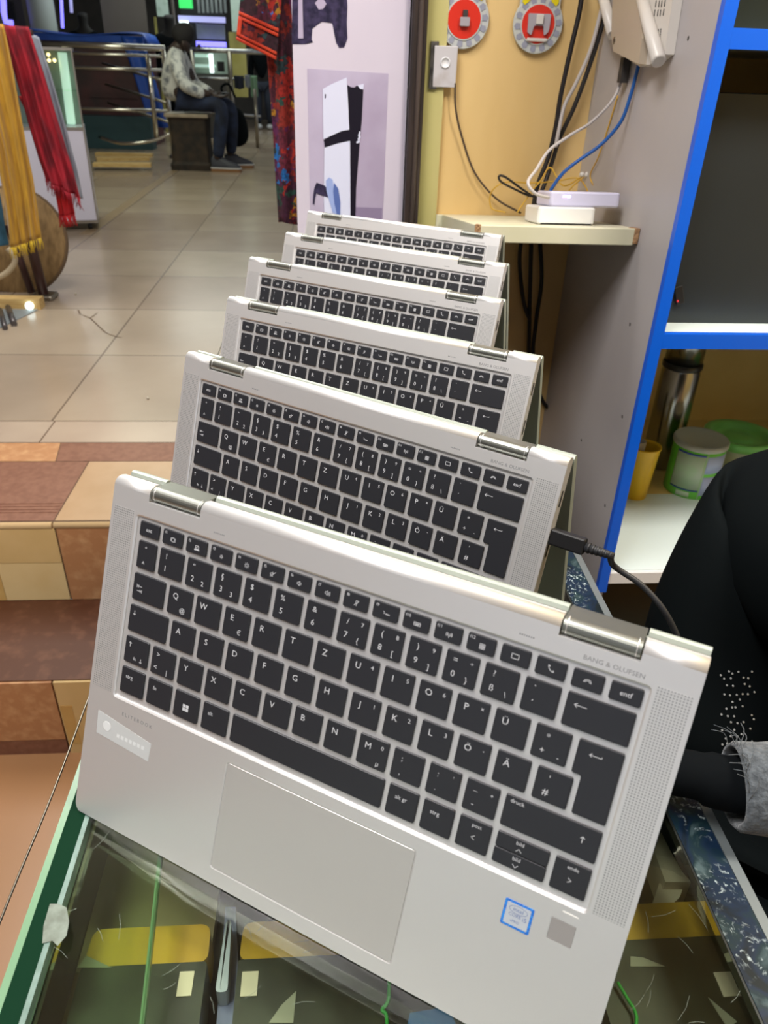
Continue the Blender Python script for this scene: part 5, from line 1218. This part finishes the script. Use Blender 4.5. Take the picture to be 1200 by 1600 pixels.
# ---------------------------------------------------------------- chrome railing near the man
t = thing('chrome_railing', 'chrome tube railing along the stairwell left of the seated man', 'railing', (-2.2, 9.1, ZU))
xl, xr, yn, yf = -2.95, -1.66, 9.1, 9.75
b = MB(); b.tube([(xl, yn, 1.455), (xr+.02, yn, 1.455)], .028, 0, 14); b.build('top_rail', 'chrome', t)
b = MB(); b.tube([(xl, yn, 1.385), (xr, yn, 1.385)], .014, 0, 10); b.build('under_rail', 'chrome', t)
for x, z0, z1 in ((-1.66, ZU, 1.44), (-1.82, .62, 1.40), (-2.72, ZU, 1.40)):
    b = MB(); b.tube([(x, yn, z1), (x, yn, z0)], .024, 0, 12); b.build('post', 'chrome', t)
for z in (1.26, .89):
    b = MB(); b.tube([(xl, yn, z), (xr, yn, z)], .016, 0, 10); b.build('rail', 'chrome', t)
b = MB(); b.tube(curve_pts([(-2.5, yn+.3, .60), (-2.2, yn-.02, .575), (-1.9, yn-.02, .60), (xr, yn, .68)], 6), .017, 0, 10); b.build('curved_rail', 'chrome', t)
for z in (1.18, .80, .98):
    b = MB(); b.tube([(-2.45, 9.78, z+.12), (xr, yn+.02, z-.02)], .013, 0, 10); b.build('far_rail', 'dull_steel', t)
b = MB(); b.lathe([(.05,0),(.05,.02),(.03,.03)], (-1.66, yn, ZU), 0, 20); b.build('base_flange', 'dark_metal', t)

t = thing('blue_tarp_stall', 'stall covered by a bright blue tarpaulin behind the railing', 'stall', (-2.5, 10.3, ZU))
b = MB(); b.box((-3.6, 10.16, ZU), (-2.08, 10.9, 1.50)); b.build('stall_body', 'maroon', t)
def tp(u, v):
    x = -3.7 + 1.70*u; return (x, 10.10 + .75*v, 1.585 + .02*math.sin(u*9) - .03*abs(v-.5) - (0.10 if u > .97 else 0))
b = MB(); b.cloth(tp, 30, 8, 0, .01); b.box((-3.6, 10.12, 1.50), (-2.05, 10.8, 1.57)); b.build('tarp_top', 'tarp_blue', t)
def ts(u, v):
    return (-2.06 - .25*(1-u)*(1-v*.9) + .17*v*u + .02, 10.10 - .02*math.sin(u*8+v*2), 1.56 - .90*v)
b = MB(); b.cloth(ts, 12, 20, 0, .008); b.build('tarp_side', 'tarp_blue', t)
b = MB(); b.box((-2.75, 10.14, .95), (-2.2, 10.158, 1.35)); b.build('maroon_panel', 'maroon', t)
b = MB(); b.box((-3.2, 9.84, ZU), (-2.02, 10.05, .78)); tag(b.build('teal_case', 'teal_dark', bevel=.02), 'dark teal case on the floor behind the railing', 'case')
for i, (a, c, hh) in enumerate((((150,238),(238,240),.03), ((150,246),(232,245),.03), ((146,254),(236,255),.06))):
    p, q_ = W(*a,'Z',ZU+hh), W(*c,'Z',ZU+hh)
    b = MB(); d = (q_-p).normalized(); n_ = Vector((-d.y, d.x, 0))*.06
    b.rings([[p-n_-Vector((0,0,.03)), q_-n_-Vector((0,0,.03)), q_+n_-Vector((0,0,.03)), p+n_-Vector((0,0,.03))], [p-n_, q_-n_, q_+n_, p+n_]])
    tag(b.build('timber_plank', 'pine'), ['pale timber plank lying farthest under the railing', 'pale timber plank lying in the middle under the railing', 'pale timber plank lying nearest under the railing'][i], 'plank')

# ---------------------------------------------------------------- stool and man
t = thing('carved_stool', 'dark carved wooden block stool the man sits on', 'stool', (-1.31, 8.2, ZU))
b = MB()
for k, (z, s) in enumerate(((ZU, 1.0), (ZU+.03, 1.02), (ZU+.10, .94), (ZU+.30, .90), (ZU+.42, .94), (ZU+.455, .98))): 
    pass
b.rings([[(-1.31 + x*s, 8.2 + y*s, z) for x, y in rrect(-.19, -.17, .19, .17, .03, 3)] for z, s in ((ZU, 1.02), (ZU+.05, 1.04), (ZU+.08, .95), (ZU+.30, .90), (ZU+.42, .93), (ZU+.455, .95))]); b.build('block', 'carved_wood', t)
b = MB(); b.rbox((-1.52, 8.02, ZU+.456), (-1.11, 8.38, ZU+.487), .012); b.build('seat_slab', 'seat_wood', t)
t = thing('person', 'man in a white patterned shirt and jeans sitting on the stool looking down', 'person', (-1.38, 8.2, ZU))
BV = [(-1.38,8.2,1.05,.10),(-1.41,8.2,1.20,.125),(-1.39,8.2,1.38,.115),(-1.35,8.2,1.47,.05),(-1.325,8.2,1.485,.07),(-1.29,8.2,1.51,.108),(-1.235,8.2,1.49,.075),
      (-1.36,8.03,1.39,.055),(-1.28,7.98,1.15,.042),(-1.07,8.06,1.09,.033),(-1.36,8.37,1.39,.055),(-1.26,8.40,1.15,.042),(-1.06,8.26,1.09,.033),
      (-1.30,8.10,1.03,.07),(-.98,8.06,1.02,.065),(-1.02,8.06,.74,.052),(-1.06,8.05,.53,.036),(-1.30,8.31,1.03,.07),(-.93,8.34,1.00,.065),(-.95,8.36,.74,.052),(-.97,8.36,.54,.036)]
BE = [(0,1),(1,2),(2,3),(3,4),(4,5),(5,6),(2,7),(7,8),(8,9),(2,10),(10,11),(11,12),(0,13),(13,14),(14,15),(15,16),(0,17),(17,18),(18,19),(19,20)]
skin('body', BV, BE, 'skin_dark', t)
skin('shirt', [(-1.39,8.2,1.02,(.145,.125)),(-1.43,8.2,1.16,.155),(-1.42,8.2,1.34,.15),(-1.37,8.2,1.45,.07),(-1.37,8.02,1.385,.075),(-1.30,7.96,1.16,.064),(-1.12,8.04,1.09,.048),(-1.37,8.38,1.385,.075),(-1.28,8.42,1.16,.064),(-1.10,8.28,1.10,.048)],
     [(0,1),(1,2),(2,3),(2,4),(4,5),(5,6),(2,7),(7,8),(8,9)], 'shirt_print', t)
skin('jeans', [(-1.40,8.2,1.09,.112),(-1.28,8.10,1.03,.088),(-.97,8.06,1.015,.078),(-1.02,8.06,.74,.066),(-1.05,8.05,.55,.055),(-1.28,8.31,1.03,.088),(-.92,8.34,.995,.078),(-.94,8.36,.74,.066),(-.96,8.36,.56,.055)],
     [(0,1),(1,2),(2,3),(3,4),(0,5),(5,6),(6,7),(7,8)], 'jeans', t)
skin('hair', [(-1.37,8.2,1.50,.085),(-1.325,8.2,1.555,.118),(-1.25,8.2,1.57,.105),(-1.20,8.2,1.545,.065)], [(0,1),(1,2),(2,3)], 'hair', t)
b = MB()
for sy in (-1, 1):
    b.ball((-1.29, 8.2+sy*.106, 1.49), .024, 0, 10, (.7,.4,1))
b.ball((-1.165, 8.2, 1.475), .018, 0, 10); b.ball((-1.19, 8.2, 1.44), .019, 0, 10, (.7,1.4,.5)); b.build('face_features', 'skin_dark', t)
for ly_, hz_ in ((8.07, 1.085), (8.25, 1.085)):
    HV = [(-1.07,ly_,hz_,.028),(-1.02,ly_+.01,hz_-.005,(.034,.016)),(-.99,ly_+.012,hz_-.01,(.036,.014))]; HE = [(0,1),(1,2)]
    for k in range(4):
        n0 = len(HV); yy_ = ly_-.02+.018*k; HV += [(-.975,yy_,hz_-.008,.0085),(-.945,yy_,hz_-.002,.008),(-.925,yy_,hz_+.014,.007)]; HE += [(2,n0),(n0,n0+1),(n0+1,n0+2)]
    n0 = len(HV); HV += [(-1.03,ly_+.03,hz_+.012,.010),(-1.0,ly_+.035,hz_+.028,.009)]; HE += [(1,n0),(n0,n0+1)]
    skin('hand', HV, HE, 'skin_dark', t, sub=1)
def shoe(x, y, rz, parent):
    M0 = Matrix.Translation((x, y, ZU)) @ Matrix.Rotation(rz, 4, 'Z')
    b = MB(); b.prism(round_poly([(-.08,-.042),(.10,-.05),(.20,-.035),(.215,0),(.20,.04),(.10,.05),(-.08,.042)], .015), (.001, .030), 0, M=M0); sh = b.build('shoe_sole', 'shoe_sole', parent)
    b = MB(); b.rings([[M0 @ Vector((xx*s+sx, yy*s, z)) for xx, yy in round_poly([(-.075,-.04),(.10,-.047),(.20,-.032),(.21,0),(.20,.037),(.10,.047),(-.075,.04)], .015)] for z, s, sx in ((.031,1,0),(.05,.97,0),(.075,.82,-.012),(.10,.55,-.035),(.125,.40,-.04))], 0, smooth=True); b.build('shoe', 'shoe_dark', parent)
    b = MB(); b.rings([[M0 @ Vector((xx, yy, z)) for xx, yy in round_poly([(-.081,-.043),(.10,-.051),(.201,-.036),(.217,0),(.201,.041),(.10,.051),(-.081,.043)], .015)] for z in (.028,.038)]); b.build('shoe_rand', 'shoe_white', parent)
shoe(-1.04, 8.05, -.12, t); shoe(-.95, 8.36, .1, t)
b = MB(); b.rbox((-.99, 8.12, 1.102), (-.92, 8.20, 1.112), .006); tag(b.build('phone', 'black_plastic'), 'dark phone held by the seated man', 'phone')
t = thing('black_bag', 'black soft bag beside the seated man’s knees', 'bag', (-.90, 8.55, ZU))
skin('bag_body', [(-.90,8.56,.60,.12),(-.92,8.56,.80,.15),(-.95,8.54,1.0,.10)], [(0,1),(1,2)], 'black_cloth', t)
b = MB(); b.tube(curve_pts([(-.99,8.50,1.04),(-1.02,8.46,1.14),(-.95,8.48,1.17),(-.90,8.52,1.06)], 6), .012, 0, 8); b.build('bag_strap', 'black_cloth', t)

# dark figure standing behind the man, and one behind the stall, one walking far right
def standing(label, x, y, h, cloth1, cloth2, lean=0):
    t = thing('person', label, 'person', (x, y, ZU)); k = h/1.7; z = lambda a: ZU + a*k
    skin('body', [(x,y,z(.92),.13*k),(x,y,z(1.15),.125*k),(x,y,z(1.36),.13*k),(x+lean,y,z(1.47),.05*k),(x+lean,y,z(1.60),.088*k),(x+lean,y,z(1.64),.075*k),
        (x-.17*k,y,z(1.36),.06*k),(x-.22*k,y,z(1.08),.045*k),(x-.20*k,y-.06,z(.85),.035*k),(x+.17*k,y,z(1.36),.06*k),(x+.22*k,y,z(1.08),.045*k),(x+.20*k,y-.06,z(.85),.035*k),
        (x-.09*k,y,z(.85),.09*k),(x-.10*k,y-.02,z(.48),.065*k),(x-.10*k,y,z(.09),.042*k),(x+.09*k,y,z(.85),.09*k),(x+.11*k,y-.04,z(.48),.065*k),(x+.12*k,y+.04,z(.09),.042*k)],
        [(0,1),(1,2),(2,3),(3,4),(4,5),(2,6),(6,7),(7,8),(2,9),(9,10),(10,11),(0,12),(12,13),(13,14),(0,15),(15,16),(16,17)], 'skin_shadow', t)
    skin('top', [(x,y,z(.88),.15*k),(x,y,z(1.15),.145*k),(x,y,z(1.36),.145*k),(x+lean,y,z(1.45),.07*k),(x-.17*k,y,z(1.36),.075*k),(x-.22*k,y,z(1.08),.058*k),(x-.205*k,y-.05,z(.92),.05*k),(x+.17*k,y,z(1.36),.075*k),(x+.22*k,y,z(1.08),.058*k),(x+.205*k,y-.05,z(.92),.05*k)],
        [(0,1),(1,2),(2,3),(2,4),(4,5),(5,6),(2,7),(7,8),(8,9)], cloth1, t)
    skin('trousers', [(x,y,z(.90),.14*k),(x-.09*k,y,z(.82),.10*k),(x-.10*k,y-.02,z(.48),.078*k),(x-.10*k,y,z(.12),.06*k),(x+.09*k,y,z(.82),.10*k),(x+.11*k,y-.04,z(.48),.078*k),(x+.12*k,y+.04,z(.12),.06*k)],
        [(0,1),(1,2),(2,3),(0,4),(4,5),(5,6)], cloth2, t)
    b = MB()
    for sx in (-.10, .12): b.ball((x+sx*k, y-.04, ZU+.041), .04, 0, 12, (1.2, 2.4, 1))
    b.build('shoes', 'shoe_white', t)
    skin('hair', [(x+lean,y+.02,z(1.60),.09*k),(x+lean,y+.01,z(1.66),.085*k)], [(0,1)], 'hair', t)
standing('dark-clothed person standing behind the seated man', -1.93, 11.2, 1.42, 'black_cloth', 'black_cloth')
standing('person in dark clothes walking away at the far end of the corridor', -.98, 13.3, 1.25, 'black_cloth', 'cloth_navy')
standing('person in black standing behind the blue tarpaulin stall', -3.05, 11.5, 1.42, 'black_cloth', 'black_cloth')

# ---------------------------------------------------------------- far shops
b = MB(); b.box((-9, 15.5, 0), (4, 15.7, 3.3)); struct(b.build('wall_far', 'shop_dark'))
b = MB(); b.box((-9, 12.6, ZU), (-1.9, 12.7, 1.2)); struct(b.build('wall_far_lower', 'shop_dark'))
def panel(name, m, y, x0p, x1p, y0p, y1p, th=.05, label=None, cat=None, parent=None):
    a, c = W(x0p, y0p, 'Y', y), W(x1p, y1p, 'Y', y)
    b = MB(); b.box((a.x, y, max(c.z, ZU)), (c.x, y+th, a.z)); o = b.build(name, m, parent)
    if label: tag(o, label, cat)
    return o
panel('brown_shutter', 'shop_brown', 12.3, 148, 232, -60, 58, .05, 'closed brown shop shutter behind the blue tarpaulin', 'shutter')
panel('grey_shop_panel', 'shop_grey', 12.0, 42, 60, -60, 52, .05, 'grey shop panel left of the pale column', 'panel')
panel('dark_shop_door', 'shop_dark', 12.1, -10, 42, -60, 48, .05, 'dark brown shop door left of the grey panel', 'door')
panel('black_display_screen', 'shop_black', 12.04, 8, 24, 2, 32, .062, 'black screen at the top left corner', 'screen')
b = MB(); c0_ = W(74, 50, 'Y', 11.6); b.tube([(c0_.x-.03, 11.6, ZU), (c0_.x-.03, 11.6, 3.2)], .16, 0, 24); struct(b.build('trim_9', 'column_pale'))
t = thing('neon_strip', 'violet neon strip light bent at the top left corner', 'light', tuple(W(8, 20, 'Y', 11.5)))
b = MB(); b.tube([W(a,c,'Y',11.5) for a, c in ((4,-20),(6,20),(9,34),(20,36))], .035, 0, 10); b.build('neon_tube', 'glow_violet', t)
for px in (97, 111):
    a, c = W(px-3, -30, 'Y', 11.9), W(px+1, 44 if px < 100 else 20, 'Y', 11.9)
    b = MB(); b.tube([(a.x, 11.9, a.z), (c.x, 11.9, c.z)], .02, 0, 8); tag(b.build('violet_light_strip', 'glow_violet' if px < 100 else 'glow_lilac'), 'violet light strip %s' % ('just right of the pale column' if px < 100 else 'above the dark figure behind the stall'), 'light')
t = thing('shop_post', 'brown post with notices behind the seated man', 'post', tuple(W(268, 60, 'Y', 11.3)))
panel('post_face', 'shop_brown', 11.3, 264, 274, -60, 75, .08, parent=t)
panel('notice_poster', 'mint_poster', 12.2, 239, 264, -40, 26, .02, 'pale notice poster with green marks left of the brown post', 'poster')
panel('yellow_door', 'yellow_paint', 12.3, 240, 265, 26, 230, .03, 'yellow door below the notice poster', 'door')
t = thing('lit_shop_display', 'shop display with violet and white lights behind the seated man’s head', 'display', tuple(W(315, 50, 'Y', 12)))
panel('display_back', 'shop_black', 12.6, 275, 354, -60, 80, .03, parent=t)
panel('light_header', 'glow_lilac', 12.4, 278, 352, 24, 36, .05, parent=t)
panel('lit_goods', 'shop_grey', 12.45, 306, 352, 37, 62, .05, parent=t)
panel('violet_base_light', 'glow_violet', 12.35, 306, 353, 64, 74, .08, parent=t)
panel('white_sign', 'glow_white', 12.3, 280, 295, 32, 46, .03, parent=t)
b = MB()
for k in range(7):
    a = W(306+7*k, -20, 'Y', 12.2); c = W(311+7*k, 20, 'Y', 12.2); b.box((a.x, 12.2, c.z), (a.x+.03, 12.24, a.z))
b.build('hanging_goods', 'shop_grey', t)
panel('green_lamp', 'glow_green', 12.2, 278, 300, -10, 13, .1, 'green glowing sign at the top beside the lit display', 'sign')
t = thing('glass_sweet_case', 'lit glass case with shelves right of the seated man’s head', 'showcase', tuple(W(330, 100, 'Y', 11.6)))
panel('case_back', 'interior_green', 11.9, 300, 356, 80, 116, .03, parent=t); panel('lit_shelf', 'glow_mint', 11.7, 304, 324, 84, 90, .1, parent=t); panel('lit_shelf', 'glow_mint', 11.7, 304, 336, 100, 106, .1, parent=t); panel('lit_shelf', 'glow_white', 11.7, 326, 334, 84, 114, .05, parent=t)
panel('dark_goods', 'shop_black', 11.65, 339, 350, 96, 112, .1, parent=t); panel('case_base', 'shop_dark', 11.6, 296, 360, 117, 230, .3, parent=t)
panel('mint_poster', 'mint_poster', 12.0, 356, 382, -60, 50, .03, 'tall pale mint poster on the yellow far wall', 'poster')
panel('yellow_shop_wall', 'yellow_paint', 12.1, 357, 388, 50, 152, .05, 'mustard yellow wall panel under the mint poster', 'panel')
panel('lilac_notice', 'glow_lilac', 13.975, 394, 424, 82, 96, .02, 'pale violet notice above the far walking person', 'sign')
panel('dark_doorway', 'shop_dark', 14.0, 384, 436, -60, 168, .05, 'dark doorway behind the far walking person', 'doorway')
t = thing('far_railing', 'steel railing with clothes draped on it right of the seated man', 'railing', tuple(W(365, 175, 'Z', ZU)))
yr = 11.0
zt = W(365, 80, 'Y', yr).z
b = MB(); b.tube([(-1.95, yr, zt), (-.70, yr, zt)], .026, 0, 12); b.build('top_rail', 'steel', t)
b = MB(); b.tube([(-1.75, yr, zt-.30), (-.95, yr, zt-.30)], .014, 0, 8); b.build('rail', 'steel', t)
b = MB(); b.tube([(-1.75, yr, .80), (-.85, yr, .76)], .016, 0, 8); b.build('rail', 'steel', t)
for x in (-1.20, -1.66): b = MB(); b.tube([(x, yr, ZU), (x, yr, zt)], .028, 0, 12); b.build('post', 'dull_steel', t)
b = MB(); b.tube([(-.86, yr-.6, ZU), (-.86, yr-.6, 1.08)], .022, 0, 10); b.build('post', 'dull_steel', t)
for a, m, lb in (((366,381,118,140), 'cloth_navy', 'navy cloth draped on the far railing'), ((383,391,117,138), 'scarf_grey', 'grey cloth draped on the far railing'), ((392,402,118,155), 'cloth_green', 'pale green cloth hanging at the end of the far railing')):
    p, q_ = W(a[0], a[2], 'Y', 10.9), W(a[1], a[3], 'Y', 10.9)
    b = MB(); b.cloth(lambda u, v: (p.x+(q_.x-p.x)*u, 10.9+.02*math.sin(u*9), p.z+(q_.z-p.z)*v*(1-.2*abs(u-.5))), 10, 8, 0, .01); tag(b.build('draped_cloth', m), lb, 'cloth')
